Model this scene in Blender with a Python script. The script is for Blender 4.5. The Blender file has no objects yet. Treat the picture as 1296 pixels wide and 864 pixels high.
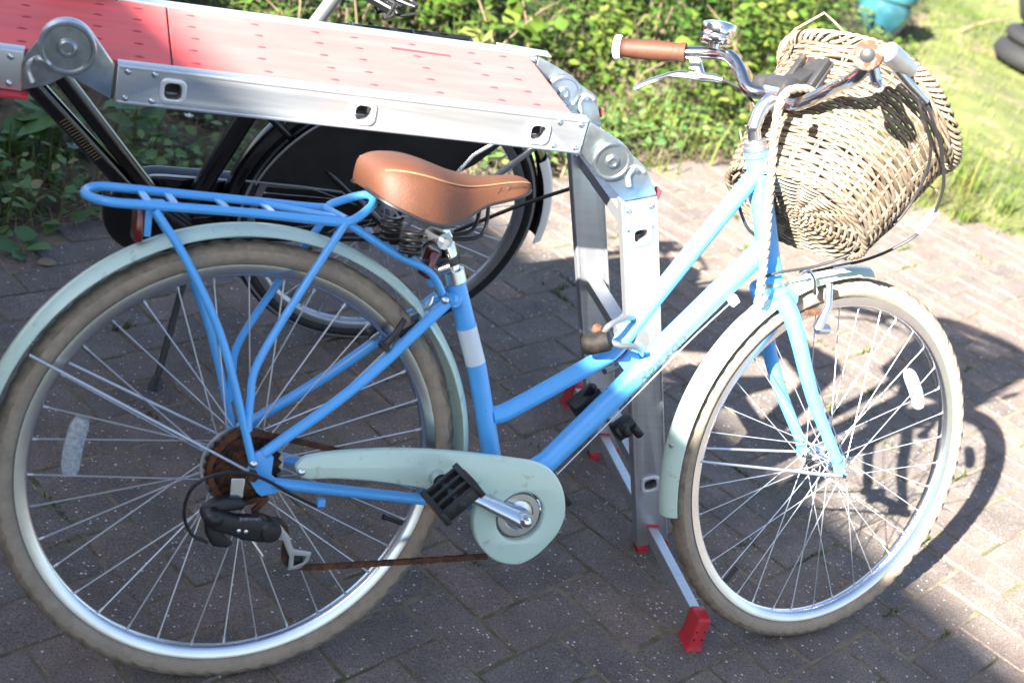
import bpy, bmesh, math, random
import numpy as np
from mathutils import Vector, Matrix, Euler

random.seed(7)
rng = np.random.default_rng(7)
D = bpy.data
C = bpy.context.scene.collection
PI = math.pi

# ------------------------------------------------------------------ camera, sky, sun, exposure
scene = bpy.context.scene
cam_d = D.cameras.new("camera")
cam = D.objects.new("camera", cam_d)
C.objects.link(cam)
cam_d.sensor_width = 36.0
cam_d.lens = 46.4905
cam_d.clip_start = 0.05
cam_d.clip_end = 3000
cam_d.dof.use_dof = True
cam_d.dof.focus_distance = 2.35
cam_d.dof.aperture_fstop = 4.0
cam.matrix_world = Matrix(((0.90819, -0.03147, -0.41738, -0.46250), (-0.34252, 0.51727, -0.78429, -1.52961), (0.24058, 0.85524, 0.45900, 1.52027), (0, 0, 0, 1)))
scene.camera = cam

SUN = Vector((-.755, -.437, .489)).normalized()
world = D.worlds.new("World")
scene.world = world
world.use_nodes = True
nt = world.node_tree
bg = nt.nodes["Background"]
sky = nt.nodes.new("ShaderNodeTexSky")
sky.sky_type = 'NISHITA'
sky.sun_disc = False
sky.sun_elevation = math.asin(SUN.z)
sky.sun_rotation = math.atan2(SUN.x, SUN.y)
sky.air_density = 0.75
sky.dust_density = 1.2
sky.ozone_density = 0.1
nt.links.new(sky.outputs[0], bg.inputs[0])
bg.inputs[1].default_value = 0.05
sun_d = D.lights.new("sun", 'SUN')
sun_d.energy = 5.0
sun_d.angle = math.radians(0.55)
sun_d.color = (1.0, .95, .87)
sun = D.objects.new("sun", sun_d)
C.objects.link(sun)
sun.rotation_euler = SUN.to_track_quat('Z', 'Y').to_euler()
sun.location = SUN * 20
scene.view_settings.view_transform = 'Standard'
scene.view_settings.look = 'None'
scene.view_settings.gamma = 1
scene.view_settings.exposure = 3.08
scene.cycles.max_bounces = 6

# ------------------------------------------------------------------ materials
def mat(name, col, rough=.5, metal=0., var=0., vscale=30., bump=0., bscale=120., coat=0., col2=None, mixscale=8., mixlo=.45, mixhi=.6, rnd=0., spec=.5, stretch=None, tint=False, trans=0.):
    m = D.materials.new(name); m.use_nodes = True
    n = m.node_tree.nodes; l = m.node_tree.links
    b = n["Principled BSDF"]
    b.inputs["Roughness"].default_value = rough
    b.inputs["Metallic"].default_value = metal
    b.inputs["Coat Weight"].default_value = coat
    b.inputs["Coat Roughness"].default_value = .12
    b.inputs["Specular IOR Level"].default_value = spec
    tc = n.new("ShaderNodeTexCoord")
    mp = n.new("ShaderNodeMapping")
    l.new(tc.outputs["Object"], mp.inputs[0])
    if stretch: mp.inputs["Scale"].default_value = stretch
    out = None
    rgb = n.new("ShaderNodeRGB"); rgb.outputs[0].default_value = (*col, 1); out = rgb.outputs[0]
    if tint:
        at = n.new("ShaderNodeAttribute"); at.attribute_name = "tint"
        cr = n.new("ShaderNodeValToRGB")
        els = cr.color_ramp.elements
        els[0].color = (*tint[0], 1); els[1].color = (*tint[-1], 1)
        for i, t in enumerate(tint[1:-1]):
            e = els.new((i + 1) / (len(tint) - 1)); e.color = (*t, 1)
        l.new(at.outputs["Fac"], cr.inputs[0]); out = cr.outputs[0]
    if col2:
        nz = n.new("ShaderNodeTexNoise"); nz.inputs["Scale"].default_value = mixscale; nz.inputs["Detail"].default_value = 6
        nz.inputs["Roughness"].default_value = .65
        l.new(mp.outputs[0], nz.inputs[0])
        cr = n.new("ShaderNodeMapRange"); cr.inputs[1].default_value = mixlo; cr.inputs[2].default_value = mixhi
        l.new(nz.outputs[0], cr.inputs[0])
        mx = n.new("ShaderNodeMix"); mx.data_type = 'RGBA'
        l.new(cr.outputs[0], mx.inputs[0]); l.new(out, mx.inputs[6]); mx.inputs[7].default_value = (*col2, 1); out = mx.outputs[2]
    if var or rnd:
        hs = n.new("ShaderNodeHueSaturation")
        if var:
            nz2 = n.new("ShaderNodeTexNoise"); nz2.inputs["Scale"].default_value = vscale; nz2.inputs["Detail"].default_value = 5
            l.new(mp.outputs[0], nz2.inputs[0])
            mr = n.new("ShaderNodeMapRange"); mr.inputs[1].default_value = .25; mr.inputs[2].default_value = .75
            mr.inputs[3].default_value = 1 - var; mr.inputs[4].default_value = 1 + var
            l.new(nz2.outputs[0], mr.inputs[0]); v = mr.outputs[0]
        if rnd:
            oi = n.new("ShaderNodeObjectInfo")
            mr2 = n.new("ShaderNodeMapRange"); mr2.inputs[3].default_value = 1 - rnd; mr2.inputs[4].default_value = 1 + rnd
            l.new(oi.outputs["Random"], mr2.inputs[0])
            if var:
                mm = n.new("ShaderNodeMath"); mm.operation = 'MULTIPLY'
                l.new(v, mm.inputs[0]); l.new(mr2.outputs[0], mm.inputs[1]); v = mm.outputs[0]
            else: v = mr2.outputs[0]
        l.new(v, hs.inputs["Value"]); l.new(out, hs.inputs["Color"]); out = hs.outputs[0]
    l.new(out, b.inputs["Base Color"])
    if trans:
        b.inputs["Transmission Weight"].default_value = 0
        tr = n.new("ShaderNodeBsdfTranslucent"); l.new(out, tr.inputs[0])
        ms = n.new("ShaderNodeMixShader"); ms.inputs[0].default_value = trans
        l.new(b.outputs[0], ms.inputs[1]); l.new(tr.outputs[0], ms.inputs[2])
        l.new(ms.outputs[0], n["Material Output"].inputs[0])
    if bump:
        nb = n.new("ShaderNodeTexNoise"); nb.inputs["Scale"].default_value = bscale; nb.inputs["Detail"].default_value = 4
        l.new(mp.outputs[0], nb.inputs[0])
        bp_ = n.new("ShaderNodeBump"); bp_.inputs["Strength"].default_value = bump; bp_.inputs["Distance"].default_value = .004
        l.new(nb.outputs[0], bp_.inputs["Height"]); l.new(bp_.outputs[0], b.inputs["Normal"])
    return m

M = {}
M['blue'] = mat("blue_enamel", (.085, .39, .84), .38, var=.05, vscale=25, coat=.35, col2=(.10, .19, .34), mixscale=75, mixlo=.66, mixhi=.71)
M['white_band'] = mat("pale_band_paint", (.62, .68, .74), .35, coat=.3, var=.03)
M['mint'] = mat("mint_enamel", (.50, .66, .57), .28, coat=.5, var=.05, vscale=12, col2=(.34, .38, .30), mixscale=48, mixlo=.60, mixhi=.74)
M['tyre'] = mat("tan_tyre_rubber", (.30, .245, .18), .9, var=.10, vscale=90, bump=.25, bscale=300, col2=(.22, .18, .14), mixscale=30, mixlo=.45, mixhi=.72)
M['tread'] = mat("worn_tread_rubber", (.25, .205, .15), .92, var=.2, vscale=50, bump=.4, bscale=260, col2=(.15, .12, .09), mixscale=26, mixlo=.45, mixhi=.7)
M['black_tyre'] = mat("black_tyre_rubber", (.012, .012, .012), .65, var=.3, bump=.2)
M['stripe'] = mat("grey_reflective_stripe", (.25, .25, .26), .5)
M['alloy'] = mat("polished_alloy", (.66, .68, .72), .26, 1., var=.08, vscale=14, bump=.03, bscale=30)
M['spoke'] = mat("dull_spoke_steel", (.55, .58, .62), .42, .75)
M['chrome'] = mat("pitted_chrome", (.72, .72, .72), .12, 1., col2=(.30, .20, .12), mixscale=90, mixlo=.62, mixhi=.7)
M['steel'] = mat("grey_steel", (.42, .43, .45), .4, .9, var=.1)
M['galv'] = mat("zinc_plated_steel", (.50, .54, .57), .33, .95, var=.10, vscale=16, bump=.05, bscale=60, col2=(.36, .40, .43), mixscale=22)
M['alu'] = mat("brushed_aluminium", (.56, .57, .585), .42, .86, var=.07, vscale=9, bump=.06, bscale=40, stretch=(1, 14, 14))
M['alu_white'] = mat("pale_socket_ring", (.74, .75, .76), .4, .6)
M['rust'] = mat("rusty_steel", (.12, .045, .02), .85, .2, var=.35, vscale=60, col2=(.05, .025, .015), mixscale=40, bump=.4, bscale=200)
M['black'] = mat("black_plastic", (.010, .010, .011), .45, var=.15, col2=(.025, .022, .020), mixscale=60, mixlo=.6, mixhi=.75)
M['blk_gloss'] = mat("black_enamel", (.008, .008, .009), .22, coat=.5, col2=(.03, .022, .015), mixscale=50, mixlo=.62, mixhi=.72)
M['guard'] = mat("black_vinyl", (.006, .006, .007), .6, var=.3, bump=.08, bscale=30, col2=(.022, .020, .018), mixscale=6, mixlo=.45, mixhi=.75)
M['grey_pl'] = mat("weathered_grey_plastic", (.022, .022, .024), .5, var=.15, vscale=18, col2=(.075, .05, .04), mixscale=30, mixlo=.58, mixhi=.74, bump=.05)
M['leather'] = mat("tan_leather", (.076, .029, .0155), .58, var=.14, vscale=16, bump=.22, bscale=420, spec=.28, col2=(.05, .02, .012), mixscale=11, mixlo=.48, mixhi=.72)
M['stitch'] = mat("pale_stitching", (.24, .14, .07), .7)
M['red_refl'] = mat("red_reflector", (.13, .006, .008), .15, coat=.6)
M['clear_refl'] = mat("clear_reflector", (.30, .335, .36), .25, coat=.4, var=.4, vscale=160, bump=.5, bscale=300)
M['red_pl'] = mat("red_plastic", (.50, .022, .035), .45, var=.1, col2=(.38, .03, .04), mixscale=40)
M['board'] = mat("red_painted_board", (.78, .112, .104), .66, spec=.3, var=.12, vscale=7, col2=(.66, .125, .115), mixscale=9, mixlo=.45, mixhi=.68, bump=.08, bscale=50, stretch=(1, 4, 1))
M['rope'] = mat("faded_rope", (.26, .205, .145), .9, var=.2, vscale=90, bump=.4, bscale=400)
M['cane'] = mat("weathered_willow", (.27, .21, .14), .7, var=.28, vscale=22, bump=.25, bscale=160, col2=(.13, .085, .05), mixscale=12, mixlo=.48, mixhi=.68, tint=[(.10, .07, .045), (.165, .122, .08), (.215, .165, .112), (.19, .16, .125), (.245, .195, .138)])
M['bar_chrome'] = mat('dulled_chrome_bar', (.40, .41, .43), .2, 1., var=.1, col2=(.16, .13, .11), mixscale=70, mixlo=.6, mixhi=.7)
M['steelcable'] = mat("sleeved_steel_cable", (.15, .16, .175), .38, .5, var=.1)
M['decal'] = mat("grey_decal", (.065, .095, .14), .5)
M['decal_gold'] = mat("gold_decal", (.36, .27, .12), .4, .4)
M['orange'] = mat("orange_brake_pad", (.45, .12, .03), .6)
M['white_tag'] = mat("white_cable_tag", (.75, .75, .73), .5)
M['turq'] = mat("turquoise_glaze", (.012, .06, .078), .25, coat=.6, var=.14, vscale=6, col2=(.025, .10, .115), mixscale=7)
M['dark_stone'] = mat("dark_grey_stone", (.010, .010, .0115), .8, var=.25, vscale=12, bump=.4, bscale=60)
M['brick_wall'] = mat("house_render", (.42, .36, .31), .9, var=.1, vscale=3)
M['roof'] = mat("roof_tile", (.22, .12, .09), .85, var=.2, vscale=4)
M['glass'] = mat("window_glass", (.05, .06, .07), .08, spec=.8)
M['wfr'] = mat("window_frame_paint", (.7, .7, .68), .5)
M['stem'] = mat("green_stem", (.11, .14, .045), .7, var=.2)
M['drystem'] = mat("dry_straw", (.30, .23, .13), .8, var=.15)
M['bark'] = mat("brown_stick", (.16, .11, .07), .9, var=.2)
M['nettle'] = mat("nettle_leaves", (.1, .2, .03), .55, tint=[(.018, .045, .008), (.036, .082, .012), (.064, .115, .016), (.10, .145, .022), (.145, .165, .04)], trans=.22, spec=.25)
M['weed'] = mat("weed_leaves", (.05, .12, .03), .5, tint=[(.04, .10, .03), (.07, .15, .04), (.115, .19, .05), (.15, .16, .06)], trans=.2)
M['grass'] = mat("grass_blades", (.1, .2, .03), .55, tint=[(.035, .065, .010), (.065, .10, .016), (.105, .135, .024), (.17, .165, .05), (.23, .19, .095)], trans=.22, spec=.2)
M['litter'] = mat("dead_grass_litter", (.2, .15, .1), .9, tint=[(.07, .05, .035), (.15, .11, .07), (.26, .20, .13)])
M['petal'] = mat("pale_blue_petals", (.45, .55, .75), .6)
M['yellow'] = mat("yellow_flowers", (.75, .60, .05), .6)

def paver_mat(name):
    m = D.materials.new(name); m.use_nodes = True
    n = m.node_tree.nodes; l = m.node_tree.links; b = n["Principled BSDF"]
    b.inputs["Roughness"].default_value = .82
    geo = n.new("ShaderNodeNewGeometry")
    oi = n.new("ShaderNodeObjectInfo")
    at = n.new("ShaderNodeAttribute"); at.attribute_name = "tint"
    addr = n.new("ShaderNodeMath"); addr.operation = 'ADD'
    l.new(oi.outputs["Random"], addr.inputs[0]); l.new(at.outputs["Fac"], addr.inputs[1])
    fr = n.new("ShaderNodeMath"); fr.operation = 'FRACT'; l.new(addr.outputs[0], fr.inputs[0])
    cr = n.new("ShaderNodeValToRGB")
    e = cr.color_ramp.elements
    e[0].color = (.112, .094, .082, 1); e[1].color = (.158, .114, .092, 1)
    for p_, c_ in ((.25, (.126, .103, .089)), (.5, (.145, .110, .092)), (.75, (.118, .099, .087))):
        q = e.new(p_); q.color = (*c_, 1)
    l.new(fr.outputs[0], cr.inputs[0])
    # blotches
    n1 = n.new("ShaderNodeTexNoise"); n1.inputs["Scale"].default_value = 7; n1.inputs["Detail"].default_value = 8; n1.inputs["Roughness"].default_value = .7
    l.new(geo.outputs["Position"], n1.inputs[0])
    r1 = n.new("ShaderNodeMapRange"); r1.inputs[1].default_value = .3; r1.inputs[2].default_value = .7; r1.inputs[3].default_value = .62; r1.inputs[4].default_value = 1.34
    l.new(n1.outputs[0], r1.inputs[0])
    hs = n.new("ShaderNodeHueSaturation"); l.new(cr.outputs[0], hs.inputs["Color"]); l.new(r1.outputs[0], hs.inputs["Value"])
    # fine grain
    n2 = n.new("ShaderNodeTexNoise"); n2.inputs["Scale"].default_value = 260; n2.inputs["Detail"].default_value = 3
    l.new(geo.outputs["Position"], n2.inputs[0])
    r2 = n.new("ShaderNodeMapRange"); r2.inputs[1].default_value = .3; r2.inputs[2].default_value = .7; r2.inputs[3].default_value = .6; r2.inputs[4].default_value = 1.45
    l.new(n2.outputs[0], r2.inputs[0])
    hs2 = n.new("ShaderNodeHueSaturation"); l.new(hs.outputs[0], hs2.inputs["Color"]); l.new(r2.outputs[0], hs2.inputs["Value"])
    # pale aggregate specks
    vo = n.new("ShaderNodeTexVoronoi"); vo.inputs["Scale"].default_value = 150
    l.new(geo.outputs["Position"], vo.inputs["Vector"])
    sepc = n.new("ShaderNodeSeparateColor"); l.new(vo.outputs["Color"], sepc.inputs[0])
    pick = n.new("ShaderNodeMath"); pick.operation = 'GREATER_THAN'; pick.inputs[1].default_value = .72; l.new(sepc.outputs[0], pick.inputs[0])
    sz = n.new("ShaderNodeMath"); sz.operation = 'MULTIPLY'; sz.inputs[1].default_value = .42; l.new(sepc.outputs[1], sz.inputs[0])
    lt = n.new("ShaderNodeMath"); lt.operation = 'LESS_THAN'; l.new(vo.outputs["Distance"], lt.inputs[0]); l.new(sz.outputs[0], lt.inputs[1])
    mu = n.new("ShaderNodeMath"); mu.operation = 'MULTIPLY'; l.new(pick.outputs[0], mu.inputs[0]); l.new(lt.outputs[0], mu.inputs[1])
    br = n.new("ShaderNodeMath"); br.operation = 'MULTIPLY'; l.new(mu.outputs[0], br.inputs[0]); l.new(sepc.outputs[2], br.inputs[1])
    mx = n.new("ShaderNodeMix"); mx.data_type = 'RGBA'; l.new(br.outputs[0], mx.inputs[0]); l.new(hs2.outputs[0], mx.inputs[6]); mx.inputs[7].default_value = (.52, .48, .46, 1)
    # moss and dirt stain patches
    n3 = n.new("ShaderNodeTexNoise"); n3.inputs["Scale"].default_value = 16; n3.inputs["Detail"].default_value = 7; n3.inputs["Roughness"].default_value = .75
    l.new(geo.outputs["Position"], n3.inputs[0])
    r3 = n.new("ShaderNodeMapRange"); r3.inputs[1].default_value = .60; r3.inputs[2].default_value = .76; r3.inputs[4].default_value = .75
    l.new(n3.outputs[0], r3.inputs[0])
    mx2 = n.new("ShaderNodeMix"); mx2.data_type = 'RGBA'; l.new(r3.outputs[0], mx2.inputs[0]); l.new(mx.outputs[2], mx2.inputs[6]); mx2.inputs[7].default_value = (.075, .066, .038, 1)
    l.new(mx2.outputs[2], b.inputs["Base Color"])
    ad = n.new("ShaderNodeMath"); ad.operation = 'MULTIPLY_ADD'; ad.inputs[1].default_value = .35
    l.new(n1.outputs[0], ad.inputs[0]); l.new(n2.outputs[0], ad.inputs[2])
    bu = n.new("ShaderNodeBump"); bu.inputs["Strength"].default_value = .5; bu.inputs["Distance"].default_value = .003
    l.new(ad.outputs[0], bu.inputs["Height"]); l.new(bu.outputs[0], b.inputs["Normal"])
    return m
M['paver'] = paver_mat("concrete_paver")
M['ink'] = mat('faded_print', (.055, .023, .014), .6)
M['grip_dark'] = mat('dirty_dark_grip', (.006, .0055, .005), .7, spec=.25, var=.2, col2=(.02, .015, .012), mixscale=60)
M['grip_rust'] = mat('perished_orange_rim', (.075, .028, .012), .85, var=.2, col2=(.16, .12, .095), mixscale=110, mixlo=.48, mixhi=.56, bump=.3)
M['dark_steel'] = mat('grimy_spring_steel', (.05, .048, .046), .45, .7, var=.3, vscale=80)
M['rust_cog'] = mat('rusty_cogs', (.10, .04, .018), .8, .25, var=.5, vscale=140, col2=(.018, .012, .010), mixscale=55, mixlo=.42, mixhi=.6, bump=.5, bscale=260)
M['joint'] = mat("sandy_mossy_joint", (.165, .132, .088), .95, var=.35, vscale=30, bump=.6, bscale=120, col2=(.075, .082, .03), mixscale=7, mixlo=.5, mixhi=.64)
M['soil'] = mat("dry_soil", (.075, .054, .036), .95, var=.4, vscale=14, bump=.9, bscale=50, col2=(.125, .095, .062), mixscale=5, mixlo=.42, mixhi=.62)
M['turf'] = mat("lawn_earth", (.085, .10, .024), .95, var=.3, vscale=9, bump=.8, bscale=60, col2=(.185, .13, .08), mixscale=1.6, mixlo=.52, mixhi=.64)

# ------------------------------------------------------------------ mesh helpers
def V(p): return Vector(p)
class MB:
    def __init__(s): s.v = []; s.f = []; s.m = []; s.mi = 0
    def add(s, vs, fs):
        o = len(s.v); s.v += [tuple(x) for x in vs]
        s.f += [tuple(i + o for i in f) for f in fs]; s.m += [s.mi] * len(fs)
    def tube(s, pts, r, n=10, closed=False, cap=True, sx=1., twist=0.):
        P = [Vector(p) for p in pts]
        if not closed and len(P) < 2: return
        N = len(P)
        R = r if isinstance(r, (list, tuple)) else [r] * N
        T = []
        for i in range(N):
            if closed: t = P[(i + 1) % N] - P[i - 1]
            else: t = P[min(i + 1, N - 1)] - P[max(i - 1, 0)]
            T.append(t.normalized())
        u = T[0].orthogonal().normalized()
        vs = []
        for i in range(N):
            u = (u - T[i] * u.dot(T[i])).normalized()
            w = T[i].cross(u)
            for k in range(n):
                a = 2 * PI * k / n + twist * i
                vs.append(P[i] + (u * math.cos(a) + w * math.sin(a) * sx) * R[i])
        fs = []
        for i in range(N if closed else N - 1):
            j = (i + 1) % N
            for k in range(n):
                fs.append((i * n + k, i * n + (k + 1) % n, j * n + (k + 1) % n, j * n + k))
        if cap and not closed:
            fs.append(tuple(range(n - 1, -1, -1))); fs.append(tuple((N - 1) * n + k for k in range(n)))
        s.add(vs, fs)
    def cyl(s, a, b, r0, r1=None, n=16): s.tube([a, b], [r0, r0 if r1 is None else r1], n)
    def box(s, c, size, R=None):
        c = Vector(c); hx, hy, hz = size[0] / 2, size[1] / 2, size[2] / 2
        vs = []
        for x in (-hx, hx):
            for y in (-hy, hy):
                for z in (-hz, hz):
                    p = Vector((x, y, z))
                    if R: p = R @ p
                    vs.append(c + p)
        s.add(vs, [(0, 1, 3, 2), (4, 6, 7, 5), (0, 4, 5, 1), (2, 3, 7, 6), (0, 2, 6, 4), (1, 5, 7, 3)])
    def bar(s, a, b, w, h, up=(0, 1, 0)):
        a, b = Vector(a), Vector(b); t = (b - a).normalized(); u = Vector(up); u = (u - t * u.dot(t)).normalized(); w_ = t.cross(u)
        R = Matrix((t, u, w_)).transposed(); s.box((a + b) / 2, ((b - a).length, w, h), R)
    def lathe(s, prof, c=(0, 0, 0), ax=(0, 0, 1), n=24, close=False, cap=True):
        c = Vector(c); a = Vector(ax).normalized(); u = a.orthogonal().normalized(); w = a.cross(u)
        vs = []; L = len(prof)
        for (r, h) in prof:
            for k in range(n):
                t = 2 * PI * k / n; vs.append(c + a * h + (u * math.cos(t) + w * math.sin(t)) * r)
        fs = []
        for i in range(L if close else L - 1):
            j = (i + 1) % L
            for k in range(n): fs.append((i * n + k, i * n + (k + 1) % n, j * n + (k + 1) % n, j * n + k))
        if cap and not close:
            if prof[0][0] > 1e-5: fs.append(tuple(range(n - 1, -1, -1)))
            if prof[-1][0] > 1e-5: fs.append(tuple((L - 1) * n + k for k in range(n)))
        s.add(vs, fs)
    def arc(s, c, R, a0, a1, prof, n=60):
        # sweep a closed (dr, y) profile round c in the x-z plane
        vs = []; L = len(prof)
        for i in range(n + 1):
            a = a0 + (a1 - a0) * i / n
            for (dr, y) in prof: vs.append((c[0] + (R + dr) * math.cos(a), c[1] + y, c[2] + (R + dr) * math.sin(a)))
        fs = []
        for i in range(n):
            for k in range(L): fs.append((i * L + k, i * L + (k + 1) % L, (i + 1) * L + (k + 1) % L, (i + 1) * L + k))
        fs.append(tuple(range(L - 1, -1, -1))); fs.append(tuple(n * L + k for k in range(L)))
        s.add(vs, fs)
    def grid(s, rows_):
        n = len(rows_[0]); vs = [p for r in rows_ for p in r]; fs = []
        for i in range(len(rows_) - 1):
            for k in range(n - 1): fs.append((i * n + k, i * n + k + 1, (i + 1) * n + k + 1, (i + 1) * n + k))
        s.add(vs, fs)
    def build(s, name, m, parent=None, smooth=40, bevel=0., loc=None, rot=None, fix=True):
        me = D.meshes.new(name); me.from_pydata(s.v, [], s.f)
        mats = m if isinstance(m, (list, tuple)) else [m]
        for x in mats: me.materials.append(M[x] if isinstance(x, str) else x)
        if len(mats) > 1: me.polygons.foreach_set("material_index", s.m)
        if fix or bevel:
            bm = bmesh.new(); bm.from_mesh(me)
            bmesh.ops.recalc_face_normals(bm, faces=bm.faces)
            if bevel:
                ed = [e for e in bm.edges if len(e.link_faces) == 2 and e.calc_face_angle(0) > .6]
                bmesh.ops.bevel(bm, geom=ed, offset=bevel, segments=2, affect='EDGES', profile=.5, clamp_overlap=True)
            bm.to_mesh(me); bm.free()
        if smooth:
            me.shade_smooth(); me.set_sharp_from_angle(angle=math.radians(smooth))
        return link(name, me, parent, loc, rot)

def link(name, me, parent=None, loc=None, rot=None):
    o = D.objects.new(name, me); C.objects.link(o)
    if parent: o.parent = parent
    if loc: o.location = loc
    if rot: o.rotation_euler = rot
    return o
def tag(o, label=None, cat=None, group=None, kind=None):
    if label: o["label"] = label
    if cat: o["category"] = cat
    if group: o["group"] = group
    if kind: o["kind"] = kind
    return o
def thing(name, label, cat, loc=(0, 0, 0), rot=(0, 0, 0), group=None):
    o = D.objects.new(name, None); C.objects.link(o); o.location = loc; o.rotation_euler = rot
    o.empty_display_size = .1
    return tag(o, label, cat, group)
def spline(pts, k=6, closed=False):
    P = [Vector(p) for p in pts]; n = len(P); out = []
    rng_ = range(n if closed else n - 1)
    for i in rng_:
        p0 = P[(i - 1) % n] if closed or i > 0 else P[i] * 2 - P[i + 1]
        p1 = P[i]; p2 = P[(i + 1) % n]
        p3 = P[(i + 2) % n] if closed or i + 2 < n else p2 * 2 - p1
        for j in range(k):
            t = j / k
            out.append(.5 * ((2 * p1) + (p2 - p0) * t + (2 * p0 - 5 * p1 + 4 * p2 - p3) * t * t + (3 * p1 - p0 - 3 * p2 + p3) * t ** 3))
    if not closed: out.append(P[-1])
    return out
def plate(name, loops, th, bev, m, parent, y0, smooth=45, xf=None):
    # loops of (x, z) in the x-z plane; plate of thickness th centred on y0
    cu = D.curves.new(name, 'CURVE'); cu.dimensions = '2D'; cu.fill_mode = 'BOTH'
    for lp in loops:
        sp = cu.splines.new('POLY'); sp.points.add(len(lp) - 1)
        for i, (x, z) in enumerate(lp): sp.points[i].co = (x, z, 0, 1)
        sp.use_cyclic_u = True
    cu.extrude = th / 2 - bev; cu.bevel_depth = bev; cu.bevel_resolution = 2; cu.offset = -bev
    tmp = D.objects.new(name, cu); C.objects.link(tmp)
    dg = bpy.context.evaluated_depsgraph_get(); dg.update()
    me = D.meshes.new_from_object(tmp.evaluated_get(dg))
    D.objects.remove(tmp)
    for v in me.vertices:
        x, y, z = v.co
        v.co = Vector((x, y0 - z, y)) if xf is None else xf(x, y, z)
    me.name = name
    me.materials.clear(); me.materials.append(M[m])
    bm = bmesh.new(); bm.from_mesh(me); bmesh.ops.remove_doubles(bm, verts=bm.verts, dist=1e-5)
    bmesh.ops.recalc_face_normals(bm, faces=bm.faces); bm.to_mesh(me); bm.free()
    me.shade_smooth(); me.set_sharp_from_angle(angle=math.radians(smooth))
    return link(name, me, parent)
def letters(text, size, shear=.25):
    cu = D.curves.new("lettering", 'FONT'); cu.body = text; cu.size = size; cu.shear = shear; cu.resolution_u = 3
    cu.align_x = 'LEFT'; cu.align_y = 'CENTER'
    tmp = D.objects.new("lettering", cu); C.objects.link(tmp)
    dg = bpy.context.evaluated_depsgraph_get(); dg.update()
    me = D.meshes.new_from_object(tmp.evaluated_get(dg)); D.objects.remove(tmp)
    return me
def circle2(cx, cz, r, n=40): return [(cx + r * math.cos(2 * PI * i / n), cz + r * math.sin(2 * PI * i / n)) for i in range(n)]

# ------------------------------------------------------------------ ground and paving
def ymax(x):      # far edge of the paving
    pts = [(-6, .2), (-3, .78), (-.23, 1.47), (.5, 1.80), (1.48, 2.13), (2.1, 2.40), (2.6, 2.40), (3.0, 2.25), (3.43, 1.99), (4.2, 1.5), (6, .3), (9, -1.8)]
    for (x0, y0), (x1, y1) in zip(pts, pts[1:]):
        if x0 <= x <= x1: return y0 + (y1 - y0) * (x - x0) / (x1 - x0)
    return -1.8
def lawn_side(x, y):   # >0 on the lawn, <0 on the weedy verge
    return (x - 2.95) * 3.75 - (y - 2.2) * 3.0
def hill(x, y):
    return .025 * math.sin(x * 3.1 + y * 1.7) + .02 * math.sin(x * 7.3 - y * 5.1) + .012 * math.sin(x * 17 + y * 13)
g = MB()
xs = [-400, -120, -40, -15] + [-6 + .1 * i for i in range(0, 156)] + [15, 40, 120, 400]
ys = [-400, -120, -40, -12] + [-2.5 + .1 * i for i in range(0, 131)] + [16, 40, 120, 400]
gv = []
for y in ys:
    for x in xs:
        d = y - ymax(x)
        z = -.035 if d < 0 else -.002 + min(d, .3) * .06 + hill(x, y) * min(1, d * 2)
        if abs(x) > 12 or abs(y) > 12: z = -.05
        gv.append((x, y, z))
g.v = gv; nx = len(xs)
for j in range(len(ys) - 1):
    for i in range(nx - 1):
        cx, cy = (xs[i] + xs[i + 1]) / 2, (ys[j] + ys[j + 1]) / 2
        g.f.append((j * nx + i, j * nx + i + 1, (j + 1) * nx + i + 1, (j + 1) * nx + i))
        g.m.append(1 if lawn_side(cx, cy) > 0 else 0)
ground = g.build("ground", ['soil', 'turf'], smooth=180, fix=False)
tag(ground, kind="structure")

b = MB()
px_ = [-6 + .25 * i for i in range(0, 61)]
for x0, x1 in zip(px_, px_[1:]):
    b.add([(x0, -3.2, -.0028), (x1, -3.2, -.0028), (x1, ymax(x1) + .03, -.0028), (x0, ymax(x0) + .03, -.0028)], [(0, 1, 2, 3)])
paving = b.build("paving", 'joint', smooth=0)
tag(paving, kind="structure")

PO = Vector((.3929, .0458)); PA = -1.1668; PM = .1004
pu = Vector((math.cos(PA), math.sin(PA))); pv = Vector((-math.sin(PA), math.cos(PA)))
cmi = cam.matrix_world.inverted()
def px(p):
    q = cmi @ Vector(p)
    if q.z > -.05: return (-9999, -9999, 9)
    return (648 - 1673.66 * q.x / q.z, 432 + 1673.66 * q.y / q.z, -q.z)
def brick_mesh(L, W, seed):
    # worn block: 8-point outline, chipped corners, low chamfer
    r = random.Random(seed); hx, hy = L / 2, W / 2
    j = lambda s: r.uniform(-s, s)
    out = [(-hx, -hy), (-hx / 3 + j(.02), -hy), (hx / 3 + j(.02), -hy), (hx, -hy), (hx, hy), (hx / 3 + j(.02), hy), (-hx / 3 + j(.02), hy), (-hx, hy)]
    chip = [r.choice((0, 0, .001, .004)) if i in (0, 3, 4, 7) else 0 for i in range(8)]
    vs = []
    for z, ins in ((-.03, 0), (-.0026, 0), (0, .0034)):
        for (x, y), c in zip(out, chip):
            k = ins + (c if z == 0 else c * .6)
            vs.append((x - math.copysign(k, x) + j(.0011), y - math.copysign(k, y) + j(.0011), z + (j(.0006) if z == 0 else 0)))
    fs = [tuple(range(16, 24))]
    for o in (0, 8):
        for k in range(8): fs.append((o + k, o + (k + 1) % 8, o + 8 + (k + 1) % 8, o + 8 + k))
    me = D.meshes.new("brick"); me.from_pydata(vs, [], fs); me.materials.append(M['paver'])
    return me
bmeshes = [brick_mesh(PM * 2 - .0055, PM - .0055, s) for s in range(9)]
cands = []
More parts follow.
